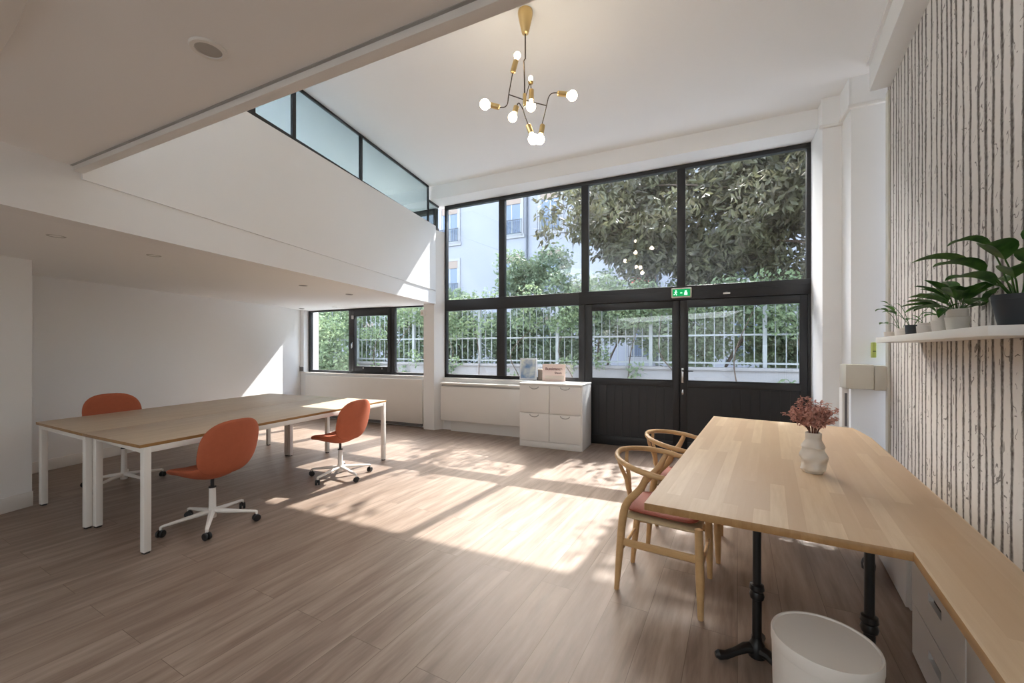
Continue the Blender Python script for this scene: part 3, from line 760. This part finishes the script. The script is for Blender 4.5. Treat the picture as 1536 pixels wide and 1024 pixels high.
# ------------------------------------------------------------------ low benches under the worktop
def bench(s0, s1, off, label, h=.48, doors=True, side=.84):
    r = empty('storage_bench', S(off, s0)+(0,), RS); tag(r, label, 'cabinet', 'white storage benches under the worktop'); L = s1-s0
    MB().box(.018, side-off, .0, L, .0, h).build('carcass', 'white_lac', r, bevel=.002)
    if doors:
        # drawer front with a cut-out grip the shade inside it painted as a dark plate
        n = 2
        for k in range(n):
            z0 = .012+k*(h-.012)/n; z1 = z0+(h-.012)/n-.006
            f_ = MB()
            gy0, gy1 = L*.5-.075, L*.5+.075; gz0, gz1 = z0+.45*(z1-z0)+.01, z0+.45*(z1-z0)+.048
            f_.box(0, .018, .003, gy0, z0, z1); f_.box(0, .018, gy1, L-.003, z0, z1)
            f_.box(0, .018, gy0, gy1, z0, gz0); f_.box(0, .018, gy0, gy1, gz1, z1)
            dr = f_.build('drawer', 'white_lac', r)
            MB().box(.0165, .019, gy0, gy1, gz0, gz1).build('grip_shade', 'grip_shade_paint', dr)
    else:
        MB().box(0, .018, .003, L-.003, .012, h).build('door', 'white_lac', r, bevel=.002)
    return r
bench(1.945, 2.55, .545, 'white bench with cut-out grips under the worktop, behind the round bin')
bench(1.335, 1.94, .545, 'white bench under the worktop at the right edge of the picture', doors=False)
bench(2.97, 3.62, .61, 'white bench furthest under the table, behind the black table leg', doors=False)

# ------------------------------------------------------------------ wishbone chairs
def spline(pts, n=8):
    P = [Vector(p) for p in pts]; P = [P[0]*2-P[1]]+P+[P[-1]*2-P[-2]]; out = []
    for i in range(1, len(P)-2):
        for k in range(n):
            t = k/n; a, b, c, d = P[i-1], P[i], P[i+1], P[i+2]
            out.append(.5*((2*b)+(-a+c)*t+(2*a-5*b+4*c-d)*t*t+(-a+3*b-3*c+d)*t**3))
    out.append(P[-2]); return out
def ramp(vals, n): 
    out = []
    for i in range(n):
        t = i/(n-1)*(len(vals)-1); k = min(int(t), len(vals)-2); out.append(vals[k]+(vals[k+1]-vals[k])*(t-k))
    return out
def wishbone(label):
    r = empty('wishbone_chair'); tag(r, label, 'chair', 'oak wishbone armchairs at the long table')
    for sx in (-1, 1):
        p = spline([(sx*.225, .215, 0), (sx*.222, .212, .2), (sx*.215, .205, .455)])
        MB().tube(p, ramp([.014, .022, .020], len(p)), 12).build('front_leg', 'chair_oak', r, smooth=True)
        p = spline([(sx*.175, -.235, 0), (sx*.183, -.215, .22), (sx*.190, -.195, .42), (sx*.200, -.165, .52), (sx*.236, -.085, .62), (sx*.258, -.045, .705)])
        MB().tube(p, ramp([.014, .021, .023, .021, .019, .015], len(p)), 12).build('rear_leg', 'chair_oak', r, smooth=True)
        MB().tube([(sx*.178, -.217, .29), (sx*.220, .21, .22)] if False else [(sx*.184, -.212, .285), (sx*.221, .21, .30)], .010, 8, flat=2.2).build('side_stretcher', 'chair_oak', r, smooth=True)
    MB().tube([(-.222, .212, .24), (.222, .212, .24)], .010, 8).build('front_stretcher', 'chair_oak', r, smooth=True)
    MB().tube([(-.182, -.218, .22), (.182, -.218, .22)], .010, 8).build('rear_stretcher', 'chair_oak', r, smooth=True)
    # bent top rail
    pts = []
    for k in range(-8, 9):
        t = k/8; a = t*radians(105)
        pts.append((.272*sin(a), -.02-.25*cos(a), .755-.052*abs(t)**1.5))
    e = pts[-1]; pts = [(-e[0]*.98, e[1]+.12, .698)]+pts+[(e[0]*.98, e[1]+.12, .698)]
    p = spline(pts, 4); n = len(p)
    MB().tube(p, ramp([.014, .0165, .0165, .015, .016, .015, .0165, .0165, .014], n), 12).build('top_rail', 'chair_oak', r, smooth=True)
    # wishbone splat
    sp_ = MB()
    sp_.tube(spline([(0, -.195, .43), (0, -.205, .50), (0, -.215, .55)], 5), .013, 8, flat=2.4)
    for sx in (-1, 1): 
        p = spline([(sx*.008, -.212, .53), (sx*.03, -.22, .60), (sx*.065, -.243, .68), (sx*.10, -.250, .748)], 6); sp_.tube(p, ramp([.015, .012, .010], len(p)), 8)
    sp_.build('back_splat', 'chair_oak', r, smooth=True)
    # rails + woven seat
    def sf(x, y, h):
        t = (y+.21)/.42; return Vector((x*(.86+.14*t)*1.0, y, .435+h-.012*(1-abs(x/.22)**2)))
    MB().pad(.222, .212, .04, sf, n=7, nr=5, nt=64).build('woven_seat', 'cord', r, smooth=True, sharp=60)
    def cf(x, y, h):
        t = (y+.2)/.4; return Vector((x*(.86+.14*t), y-.0, .472+h-.008*(1-abs(x/.22)**2)))
    MB().pad(.205, .20, .036, cf, n=5, nr=8, nt=64).build('seat_cushion', 'cushion', r, smooth=True, sharp=80)
    return r
wc = wishbone('oak wishbone armchair with brick red cushion, nearest the camera at the long table')
ch1 = (.895, 2.415); fa = radians(-31)-pi/2
wc.location = ch1+(0,); wc.rotation_euler = (0, 0, fa)
wc2 = dup(wc); wc2['label'] = 'oak wishbone armchair further back, nearer the black doors'
wc2.location = (ch1[0]+.36, ch1[1]+.56, 0); wc2.rotation_euler = (0, 0, fa+radians(2))

# ------------------------------------------------------------------ bin
bn = empty('round_bin', (1.0255, 1.356, 0)); tag(bn, 'round cream white bin with a flat lid under the table arm', 'bin')
R = .150; H = .43
MB().lathe([(R*.90, 0), (R*.93, .006), (R*.985, H-.05), (R*.985, H-.042)], (0, 0, 0), 64).build('body', 'bin', bn, smooth=True)
MB().lathe([(R*.995, H-.042), (R, H-.038), (R, H-.006), (R*.985, H), (R*.95, H), (R*.93, H-.004), (R*.2, H-.004), (.002, H-.004)], (0, 0, 0), 64).build('lid', 'bin', bn, smooth=True)

# ------------------------------------------------------------------ vase with dried flowers
vx, vy = 1.546, 2.12
vs = empty('vase', (vx, vy, TT)); tag(vs, 'off-white folded ceramic vase standing on the long table', 'vase')
def vfn(a, z):
    k = min(1, max(0, (.175-z)/.05))*min(1, (z+.002)/.02)
    return 1+k*(.085*sin(3*a+z*52)+.05*sin(5*a-z*70+1.))
prof = []
for i in range(40):
    z = .205*i/39
    if z < .015: rr = .040+z*.6
    elif z < .13: rr = .049+.007*sin((z-.015)/.115*pi*1.0)+.004*sin(z*95)
    elif z < .17: rr = .052-(z-.13)/.04*.018
    else: rr = .034+.001*sin((z-.17)*60)
    prof.append((rr, z))
prof += [(.031, .205), (.030, .17), (.03, .1), (.001, .1)]
MB().lathe(prof, (0, 0, 0), 72, fn=vfn).build('body', 'ceramic', vs, smooth=True, sharp=60)
fl = empty('dried_flowers', (vx, vy, TT+.11)); tag(fl, 'bunch of dusty pink dried foliage in the folded vase', 'dried flowers')
sm = MB(); lm = MB(); random.seed(5)
for i in range(58):
    a = random.uniform(0, 2*pi); tl = random.uniform(.03, 1.05)**.8; L = random.uniform(.15, .245)*(1-.12*tl)
    p0 = Vector((cos(a)*.014, sin(a)*.014, 0)); p1 = Vector((cos(a)*.020, sin(a)*.020, .10))
    p3 = p1+Vector((cos(a)*sin(tl)*L*.62, sin(a)*sin(tl)*L*.62, cos(tl)*L*.72)); p2 = (p1+p3)*.5+Vector((0, 0, .012))
    pts = spline([p0, p1, p2, p3], 5); sm.tube(pts, .0012, 4)
    for q in pts[8:]:
        for j in range(4):
            dr_ = Vector((random.gauss(0, 1), random.gauss(0, 1), random.gauss(.3, .8))).normalized()
            lm.leaf(q, dr_, random.uniform(.012, .024), random.uniform(.010, .017), .5, 3, .4)
sm.build('stem', 'stem', fl, smooth=True); lm.build('leaves', 'dried', fl, smooth=True)['kind'] = 'stuff'

# ------------------------------------------------------------------ shelf and plants
shelf = MB().box(.70, OW, 2.285, 4.25, 1.432, 1.472).build('wall_shelf', 'white_lac', rz=RS, bevel=.002)
tag(shelf, 'white floating shelf holding potted plants on the birch wallpaper', 'shelf')
def plant(x, y, potr, poth, potmat, rim, leaves, label, gname='potted_plant', seed=1, taper=.8, band=True):
    random.seed(seed)
    r = empty(gname, (x, y, 1.472)); tag(r, label, 'potted plant', 'plants on the wall shelf')
    pr_ = [(potr*taper*.96, 0), (potr*taper, .003), (potr*.99, poth-rim), (potr*.98 if not band else potr*.86, poth-rim*.94), (potr if not band else potr*.87, poth), (potr*.92 if not band else potr*.8, poth), (potr*.9 if not band else potr*.78, poth-.012), (.002, poth-.012)]
    MB().lathe(pr_, (0, 0, 0), 40).build('pot', potmat, r, smooth=True)
    MB().lathe([(potr*(.9 if not band else .78), poth-.011), (potr*.5, poth-.005), (.002, poth-.004)], (0, 0, 0), 24).build('soil', 'soil', r, smooth=True)
    ow = rot2(x, y, -RS)[0]
    for az, tilt, sl_, ll, lw2, droop in leaves:
        lf = st_ = MB()
        az = radians(az); tilt = radians(tilt); d0 = Vector((cos(az)*sin(tilt), sin(az)*sin(tilt), cos(tilt)))
        p0 = Vector((cos(az)*potr*.25, sin(az)*potr*.25, poth-.01)); p1 = p0+d0*sl_*.6+Vector((0, 0, sl_*.12)); p2 = p0+d0*sl_
        st_.tube(spline([p0, p1, p2], 5), .0016 if potr < .06 else .003, 6)
        dl = Vector((cos(az), sin(az), max(-.5, cos(tilt)*1.1-.1))).normalized()
        lf.leaf(p2, dl, ll, lw2*1.2, droop, 8, .45)
        for v in lf.bm.verts:
            o_ = rot2(v.co.x, v.co.y, -RS)
            if ow+o_[0] > OW-.012:
                q = rot2(OW-.012-ow-.1*min(.3, ow+o_[0]-OW+.012), o_[1], RS); v.co.x, v.co.y = q
        lf.build('leaf', 'house_leaf', r, smooth=True)
    return r
def shp(px, off=.825):
    t = (px-768)/FPX; Y = off/(t*cos(RS)-sin(-RS)); return t*Y, Y
# directions: 180 = towards the left of the picture, -90 = towards the camera
big = [(175, 48, .14, .20, .075, 1.0), (185, 62, .10, .22, .07, .8), (200, 30, .16, .17, .085, 1.1), (150, 40, .17, .2, .07, 1.1), (240, 35, .13, .13, .10, .9), (270, 28, .15, .12, .09, .8),
       (300, 40, .12, .15, .08, 1.), (20, 40, .14, .16, .08, 1.), (60, 45, .10, .12, .07, 1.), (0, 20, .19, .15, .07, 1.3), (215, 58, .12, .15, .07, .7), (250, 12, .20, .12, .075, 1.4), (170, 22, .21, .16, .05, 1.6)]
x, y = shp(1528, .83); plant(x, y, .074, .125, 'pot_black', .02, big, 'large leafy plant in an anthracite pot at the near end of the shelf', seed=3, taper=.74, band=False)
def fan(n, tl, sl_, ll, w_, seed, droop=.8, lo=15, hi=70):
    random.seed(seed); return [(i*360/n+random.uniform(-18, 18), random.uniform(lo, hi), sl_*random.uniform(.7, 1.2), ll*random.uniform(.75, 1.15), w_*random.uniform(.8, 1.15), droop*random.uniform(.6, 1.3)) for i in range(n)]
x, y = shp(1436); plant(x, y, .048, .118, 'pot_white', .042, fan(30, 0, .085, .14, .056, 4, .7, 10, 76)+[(180, 78, .09, .18, .045, .7), (190, 65, .1, .16, .045, .6), (205, 85, .07, .14, .04, .9), (255, 40, .08, .12, .06, .5)], 'bushy green plant in a stepped white pot, second from the near end of the shelf', seed=5, taper=.82)
x, y = shp(1411, .81); plant(x, y, .042, .10, 'pot_white', .03, fan(4, 0, .04, .07, .02, 6), 'plain white pot directly behind the stepped white pot on the shelf', seed=6, taper=.8)
x, y = shp(1389, .83); plant(x, y, .046, .075, 'pot_stripe', .02, fan(4, 0, .04, .06, .018, 8, .5, 20, 60), 'short wide grey and white pot in the middle of the shelf', seed=8, taper=.9)
x, y = shp(1367.5, .80); plant(x, y, .036, .072, 'pot_black', .008, [(180, 50, .12, .10, .035, .9), (160, 20, .15, .03, .01, .5), (150, 35, .19, .05, .02, .5), (0, 50, .10, .09, .03, 1.2), (330, 30, .13, .08, .028, .7)], 'thin trailing plant in a small black pot on the shelf', seed=9, taper=.82, band=False)
x, y = shp(1352, .82); plant(x, y, .040, .062, 'pot_white', .015, [(180, 35, .16, .10, .035, 1.5), (200, 75, .16, .09, .035, .6), (170, 15, .14, .09, .04, .6), (20, 40, .09, .07, .03, 1.)], 'arching plant in a low white pot at the far end of the shelf', seed=10, taper=.85)
x, y = shp(1334, .83); pz = MB().lathe([(.03, 0), (.034, .04), (.036, .052), (.03, .052), (.002, .045)], (0, 0, 0), 24).build('plant_pot', 'pot_white', loc=(x, y, 1.472), smooth=True); tag(pz, 'small empty white pot furthest along the plant shelf', 'pot')

# ------------------------------------------------------------------ chandelier
CY = 3.326
def cp(px, py, dy=0.): Y = CY+dy; return Vector(((px-788)/FPX*CY+(dy*(px-768)/FPX), dy, (524-py)/FPX*Y+CAMZ-CEIL))
cl = empty('chandelier', (.107, CY, CEIL)); tag(cl, 'brass chandelier of branching thin arms with glowing round bulbs', 'chandelier')
MB().lathe([(.058, 0), (.060, -.02), (.054, -.06), (.030, -.165), (.026, -.178), (.010, -.184)], (0, 0, 0), 32).build('canopy', 'brass', cl, smooth=True)
MB().tube([(0, 0, -.18), (0, 0, -.38), (-.012, 0, -.40), (-.006, 0, -.55), tuple(cp(787, 150))], .0055, 8).build('rod', 'dark_rod', cl, smooth=True)
hubp = cp(787, 150)
MB().lathe([(.012, -.09), (.014, -.085), (.014, .0), (.012, .005)], hubp+Vector((0, 0, .045)), 16).ball(hubp, .014, 12, 8).build('hub', 'brass', cl, smooth=True)
arms = [  # polyline of the thin arms
    [cp(787, 150), cp(764, 142), ], [cp(769, 110, -.05), cp(763, 143, -.05), cp(761.5, 155, -.05), cp(757, 160.5, -.05), cp(749, 161, -.05)],
    [cp(787, 150), cp(820, 158.5, .05)], [cp(813, 187, .05), cp(820, 158, .05), cp(823, 146, .05), cp(828, 140, .05), cp(837, 139, .05)],
    [cp(787, 158), cp(785, 165, -.1), cp(792, 187, -.12)], [cp(785, 165, -.1), cp(779, 155, -.12), cp(776, 157, -.13), cp(774.5, 161, -.14)],
    [cp(788, 148), cp(793, 130, .1), cp(796, 124, .12)], [cp(796, 126, .12), cp(797, 138, .12)]]
am = MB()
for a in arms: am.tube(spline(a, 5) if len(a) > 2 else a, .004, 8)
am.build('arms', 'dark_rod', cl, smooth=True)
def lamp(sock0, sock1, bulb, rr=.040):
    a, b = Vector(sock0), Vector(sock1); dd = (b-a).normalized()
    rot = dd.to_track_quat('Z', 'Y').to_matrix(); L = (b-a).length
    so = MB(); so.lathe([(.004, -.004), (.016, 0), (.021, .006), (.021, L), (.017, L+.002)], a, 20, rot); so = so.build('socket', 'brass', cl, smooth=True)
    c = Vector(bulb); bb = MB(); bb.lathe([(.013, -rr*1.25), (.016, -rr*.95), (rr*.75, -rr*.62)]+[(rr*sin(pi*(k/10)), -rr*cos(pi*k/10)) for k in range(3, 10)]+[(.002, rr)], c, 20, rot)
    bb.build('bulb', 'bulb', cl, smooth=True)
lamp(cp(749.5, 161, -.05), cp(736, 157.5, -.05), cp(727.5, 156.5, -.05))
lamp(cp(769, 109, -.05), cp(774, 91, -.05), cp(776, 83, -.05), .026)
lamp(cp(836, 140, .05), cp(850, 141.5, .05), cp(858.5, 143.5, .05))
lamp(cp(775, 159, -.14), cp(772, 169, -.14), cp(769, 176, -.14), .034)
lamp(cp(797, 134, .12), cp(797, 150, .12), cp(796.5, 159.5, .12))
lamp(cp(796, 126, .12), cp(796, 122, .12), cp(796, 117, .12), .017)
lamp(cp(792, 187, -.12), cp(797, 200, -.12), cp(800, 208.5, -.12))
lamp(cp(814, 187, .05), cp(811.5, 201, .05), cp(809.5, 209, .05))

# ------------------------------------------------------------------ outdoors
gnd = MB().box(-40, 26, 6.36, 40, -.35, -.08).build('ground_outside', 'street', rz=RW); gnd['kind'] = 'structure'
gw = MB().box(-26, 18, 10.5, 10.75, -.08, .90).box(-26, 18, 10.46, 10.79, .90, .97).build('wall_garden', 'gardenwall', rz=RW, bevel=.01); gw['kind'] = 'structure'
# fence: sections of bars on the garden wall
def fence_section(x0, label):
    r = empty('fence_section', W(x0, 10.62)+(.97,), RW); tag(r, label, 'fence', 'white railing sections on the garden wall')
    L = 2.4
    m_ = MB(); m_.box(0, L, -.02, .02, .08, .12); m_.build('rail', 'fence', r); m_ = MB(); m_.box(0, L, -.02, .02, .72, .76); m_.build('rail', 'fence', r)
    MB().box(-.04, .04, -.04, .04, 0, 1.9).build('post', 'fence', r)
    bar = MB().box(-.009, .009, -.009, .009, .0, 1.78).build('bar', 'fence', r)
    bar.location = (.2, 0, 0)
    for k in range(2, 12):
        b2 = bar.copy(); COL.objects.link(b2); b2.parent = r; b2.location = (.2*k, 0, 0)
    return r
names = ['white railing section seen through the left pane of the small window', 'white railing section beyond the small window, behind its middle', 'white railing section beyond the small window, right part',
         'white railing section seen through the lower left pane of the big window', 'white railing section behind the blue picture', 'white railing section behind the left door leaf', 'white railing section behind the meeting of the doors',
         'white railing section seen through the middle of the right door pane', 'white railing section at the right end of the right door pane']
for i, nm in enumerate(names): fence_section(-15.6+2.4*i, nm)

def leaves(n, fn, size, seed, asp=.42, droopy=0.):
    random.seed(seed); m_ = MB(); bm = m_.bm
    for i in range(n):
        p = Vector(fn()); L = size*random.uniform(.6, 1.25)
        d = Vector((random.gauss(0, 1), random.gauss(0, 1), random.gauss(-droopy, .8))).normalized()
        sd = d.cross(Vector((random.gauss(0, 1), random.gauss(0, 1), random.gauss(0, 1)))).normalized(); nn_ = d.cross(sd)
        w = L*asp*.5
        a = bm.verts.new(p); b_ = bm.verts.new(p+d*L*.45+sd*w+nn_*w*.3); c_ = bm.verts.new(p+d*L); e_ = bm.verts.new(p+d*L*.45-sd*w+nn_*w*.3)
        bm.faces.new((a, b_, c_)); bm.faces.new((a, c_, e_))
    return m_
def blobs(cs):
    def f():
        c, r = random.choice(cs) if False else random.choices(cs, weights=[k[1][0]*k[1][1]*k[1][2] for k in cs])[0]
        while True:
            v = Vector((random.uniform(-1, 1), random.uniform(-1, 1), random.uniform(-1, 1)))
            if v.length < 1 and v.length > .35: return Vector(c)+Vector((v.x*r[0], v.y*r[1], v.z*r[2]))
    return f
# the big tree in front of the upper panes
tr = empty('street_tree', W(4.6, 12.2)+(-.08,), RW); tag(tr, 'big street tree with long hanging leaves outside the upper right panes', 'tree')
crown = []
random.seed(21)
for i in range(120):
    x = random.uniform(-3.0, 3.6); lo = 3.5+.75*max(0, (.2-x)/3.2)-.25*max(0, x/3.6)
    crown.append(((x-4.6, random.uniform(-1.2, 1.2), random.uniform(lo, 6.5)), (random.uniform(.45, .85), .6, random.uniform(.35, .65))))
crown += [((-8.75, -.6, 5.7), (.5, .35, .55)), ((-8.9, -.6, 4.9), (.35, .3, .35)), ((-8.2, -.4, 6.3), (.6, .4, .4)), ((-7.9, -.4, 5.2), (.4, .4, .45)), ((-7.6, -.3, 6.6), (.6, .4, .6))]
# sparse near boughs over the pavement, added to dapple and block the sun
near_b = [((random.uniform(-8.6, -2.2), random.uniform(-4.6, -3.2), random.uniform(4.5, 6.4)), (.4, .35, .22)) for _ in range(13)]+[((random.uniform(-4.1, -1.6), random.uniform(-4.4, -3.0), random.uniform(5.2, 7.6)), (.6, .45, .35)) for _ in range(24)]
lm_ = leaves(27000, blobs(crown), .25, 3, .36, .9)
near_b += [((random.uniform(-7.6, -3.4), random.uniform(-4.0, -3.2), random.uniform(3.9, 4.9)), (.42, .3, .25)) for _ in range(14)]; ln_ = leaves(4300, blobs(near_b), .16, 4, .38, .8); lo_ = leaves(15000, blobs([((random.uniform(-4.2, -1.4), random.uniform(-4.2, -3.2), random.uniform(5.2, 7.6)), (.6, .4, .3)) for _ in range(46)]), .16, 8, .4, .8)  # the last set is unseen foliage added to keep sun off the table
lm_.build('foliage', 'tree_leaf', tr)['kind'] = 'stuff'; ln_.build('near_foliage', 'tree_leaf', tr)['kind'] = 'stuff'; lo_.build('sun_block_foliage', 'tree_leaf', tr)['kind'] = 'stuff'
tk = MB(); tk.tube(spline([(.0, 0, 0), (.1, 0, 1.8), (-.1, -.05, 3.6), (-.7, -.2, 5.2), (-1.6, -.3, 6.8)], 5), ramp([.26, .2, .17, .12, .06], 21), 10)
tk.build('trunk', 'bark', tr, smooth=True)
br_ = MB()
for a in ([(-.1, -.05, 3.6), (-1.4, -.3, 4.6), (-3.6, -.5, 5.4), (-6.2, -.5, 5.9), (-8.9, -.6, 5.6)], [(-.7, -.2, 5.2), (-2.4, -.3, 5.9), (-4.6, -.4, 6.6), (-7.6, -.4, 6.8)], [(-.3, -.1, 4.2), (-1.2, -1.6, 5.2), (-2.6, -3.4, 5.8), (-5.0, -4.0, 5.9), (-8.0, -4.2, 5.7)], [(-.2, -.1, 3.9), (-1.6, -.2, 3.9), (-3.2, -.2, 4.2), (-5.2, -.2, 4.5)]):
    p = spline(a, 5); br_.tube(p, ramp([.09, .05, .02, .008], len(p)), 8)
br_.build('branches', 'twig_bark', tr, smooth=True)
# shrubs behind (and in front of) the railing
def shrub(x, y, cs, n, size, mat, label, seed, name='garden_shrub'):
    r = empty(name, W(x, y)+(-.08,), RW); tag(r, label, 'shrub', 'garden shrubs along the railing')
    leaves(n, blobs(cs), size, seed, .5).build('foliage', mat, r)['kind'] = 'stuff'
    s_ = MB()
    for k, (c, q) in enumerate(cs[:4]): s_.tube(spline([(random.uniform(-.2, .2), 0, 0), (c[0]*.4, c[1]*.4, c[2]*.5), c], 4), ramp([.04, .015], 9), 6)
    s_.build('trunk', 'bark', r, smooth=True); return r
def cs_(seed, w, h0, h1, n=12, d=.7):
    random.seed(seed); return [((random.uniform(-w, w), random.uniform(-d, d), random.uniform(h0, h1)), (random.uniform(.5, .8), .5, random.uniform(.45, .75))) for _ in range(n)]
shrubs = [(-16.5, 11.9, 1.9, .9, 4.4, 'hedge_light', 'tall pale green shrub filling the left pane of the small window'),
          (-13.6, 12.2, 1.9, .9, 4.3, 'hedge_light', 'pale green shrub outside the middle of the small window'),
          (-10.9, 12.0, 1.7, .9, 4.0, 'hedge_light', 'pale green shrub outside the right side of the small window'),
          (-7.9, 12.1, 1.8, .9, 3.4, 'hedge_leaf', 'green shrub behind the railing left of the blue picture'),
          (-5.4, 12.3, 1.6, .9, 4.3, 'hedge_leaf', 'taller green shrub rising into the second upper pane'),
          (-2.9, 12.0, 1.7, 1.2, 3.3, 'hedge_leaf', 'green shrub behind the railing seen through the left door leaf'),
          (.1, 12.0, 1.8, 1.2, 3.0, 'hedge_light', 'light green shrub behind the railing left part of the right door pane'),
          (3.0, 12.1, 1.8, 1.2, 3.2, 'hedge_leaf', 'green shrub behind the railing right part of the right door pane'),
          (6.2, 12.1, 1.8, 1.0, 3.2, 'hedge_leaf', 'green shrub behind the railing beyond the right end of the doors')]
for i, (x, y, w, h0, h1, mt, lb_) in enumerate(shrubs): shrub(x, y, cs_(30+i, w-.35, h0, h1, 18, .5), 9500, .15, mt, lb_, 40+i)
for i, (x, y, h) in enumerate(((-13.4, 9.3, 2.3), (-10.9, 9.5, 2.2))):
    shrub(x, y, cs_(60+i, .9, .5, h, 12, .35), 6000, .12, 'hedge_light', ['low green bush on the street side of the railing, left in the small window', 'low green bush on the street side of the railing, right in the small window'][i], 70+i)
iv = empty('climbing_plant', W(-1., 10.3)+(-.08,), RW); tag(iv, 'climbing greenery hanging over the street face of the white railing', 'climber')
random.seed(91)
ic = [((random.uniform(-13.5, 8), random.uniform(-.05, .12), random.uniform(1.9, 3.0)), (random.uniform(.4, .8), .12, random.uniform(.2, .45))) for _ in range(46)]
ic += [((random.uniform(-13.5, 8), random.uniform(-.05, .1), random.uniform(.5, 1.3)), (random.uniform(.15, .35), .1, random.uniform(.15, .35))) for _ in range(16)]
leaves(11000, blobs(ic), .12, 92, .5).build('foliage', 'hedge_light', iv)['kind'] = 'stuff'
s_ = MB()
for k in range(16):
    x = -13+k*1.35; s_.tube(spline([(x, .1, 0), (x+random.uniform(-.3, .3), .1, .7), (x+random.uniform(-.5, .5), .12, 1.4), (x+random.uniform(-.7, .7), .1, 2.3)], 4), ramp([.02, .008], 13), 5)
s_.build('stems', 'twig_bark', iv, smooth=True)
# apartment house across the street
FY = 20.
ap = empty('apartment_building', W(-6, FY)+(-.08,), RW); tag(ap, 'pale rendered apartment building with tall shuttered windows across the garden', 'building')
MB().box(-26, 26, 0, 8, 0, 11.4).build('facade_wall', 'facade', ap)
MB().box(-26.3, 26.3, -.35, 8.3, 11.4, 11.9).build('cornice', 'facade_trim', ap)
for px_ in (790, 985): 
    xx = wx(px_, FY-.1)+6; MB().tube([(xx, -.08, 0), (xx, -.08, 11.3)], .06, 8).build('downpipe', 'iron', ap, smooth=True)
cols = [-19.5, -16.4, -13.24, -9.33, -7.15, -2.6, 1.6, 5.6]
for ci, cx in enumerate(cols):
    for ri, zb_ in enumerate((1.1, 4.45, 7.55)):
        x = cx+6; hw = .55; z0, z1 = zb_, zb_+2.05
        f_ = MB()
        for q in ((x-hw-.14, x-hw, z0-.1, z1+.14), (x+hw, x+hw+.14, z0-.1, z1+.14), (x-hw, x+hw, z1, z1+.14), (x-hw-.2, x+hw+.2, z0-.18, z0)): f_.box(q[0], q[1], -.07, 0, q[2], q[3])
        wn = f_.build('window_surround', 'facade_trim', ap)
        MB().box(x-hw, x+hw, -.015, 0, z0, z1-.42).build('glass', 'pane_far', wn)
        k = MB(); k.box(x-.03, x+.03, -.035, -.015, z0, z1-.42); k.box(x-hw, x-hw+.06, -.035, -.015, z0, z1-.42); k.box(x+hw-.06, x+hw, -.035, -.015, z0, z1-.42); k.box(x-hw, x+hw, -.035, -.015, z0, z0+.06)
        k.build('sash', 'fence', wn)
        MB().box(x-hw, x+hw, -.05, 0, z1-.42, z1).build('roller_shutter', 'shutter', wn)
        k = MB(); k.box(x-hw-.1, x+hw+.1, -.22, -.19, z0+.72, z0+.76); k.box(x-hw-.1, x+hw+.1, -.22, -.19, z0+.02, z0+.05)
        for j in range(12): xx = x-hw-.08+j*(2*hw+.16)/11; k.box(xx-.01, xx+.01, -.215, -.195, z0+.02, z0+.74)
        k.build('balcony_railing', 'iron', wn)
        if ci == 5 and ri == 1:
            g_ = MB(); g_.box(x-hw, x+hw, -.19, -.06, z0+.05, z0+.18); g_.build('planter', 'geranium', wn)
            leaves(300, lambda: (x+random.uniform(-hw, hw), -.13, z0+random.uniform(.15, .45)), .09, 5, .6).build('geraniums', 'geranium', wn)

# glowing panel added behind the camera to fill the room with light
g_ = empty('fill_panel', (-1.7, -1.75, 2.45)); tag(g_, 'wide softly glowing white fill panel, added over the rear of the room', 'ceiling light')
MB().box(-2.7, 2.7, -1.05, 1.05, -.03, 0).build('housing', 'white_lac', g_)
MB().box(-2.66, 2.66, -1.01, 1.01, -.036, -.029).build('fill_emitter', 'fill_glow', g_)
# ------------------------------------------------------------------ light
wd = bpy.data.worlds.new('sky'); SC.world = wd; wd.use_nodes = True
nt = wd.node_tree; bg = nt.nodes['Background']
sky = nt.nodes.new('ShaderNodeTexSky'); sky.sky_type = 'NISHITA'; sky.sun_disc = False
sky.sun_elevation = radians(43); sky.air_density = 1.; sky.dust_density = 3.; sky.ozone_density = 1.
mixn = nt.nodes.new('ShaderNodeMix'); mixn.data_type = 'RGBA'; mixn.inputs[0].default_value = .75
nt.links.new(sky.outputs[0], mixn.inputs[6]); mixn.inputs[7].default_value = (.90, .965, 1.08, 1)
nt.links.new(mixn.outputs[2], bg.inputs[0]); bg.inputs[1].default_value = 1.6
sd = Vector(W(-.11, -1.)+(-1.0,)).normalized()
sl_ = bpy.data.lights.new('sun', 'SUN'); sl_.energy = 4.7; sl_.angle = radians(.55); sl_.color = (1., .965, .93)
so = bpy.data.objects.new('sun', sl_); COL.objects.link(so); so.rotation_euler = sd.to_track_quat('-Z', 'Y').to_euler(); so.location = (0, 20, 20)

# ------------------------------------------------------------------ camera
cam = bpy.data.cameras.new('camera'); cam.sensor_fit = 'HORIZONTAL'; cam.sensor_width = 36.
cam.lens = FPX/1536*36; cam.shift_y = 12/1536; cam.clip_start = .02; cam.clip_end = 200
co = bpy.data.objects.new('camera', cam); COL.objects.link(co); co.location = (0, 0, CAMZ); co.rotation_euler = (pi/2, 0, 0)
SC.camera = co
SC.view_settings.view_transform = 'Standard'; SC.view_settings.look = 'None'; SC.view_settings.gamma = 1.; SC.view_settings.use_curve_mapping = False
SC.view_settings.exposure = 1.5
SC.cycles.use_denoising = True
SC.cycles.max_bounces = 14; SC.cycles.diffuse_bounces = 9; SC.cycles.glossy_bounces = 4; SC.cycles.transparent_max_bounces = 24; SC.cycles.transmission_bounces = 4
SC.cycles.sample_clamp_indirect = 6.; SC.cycles.caustics_reflective = False; SC.cycles.caustics_refractive = False
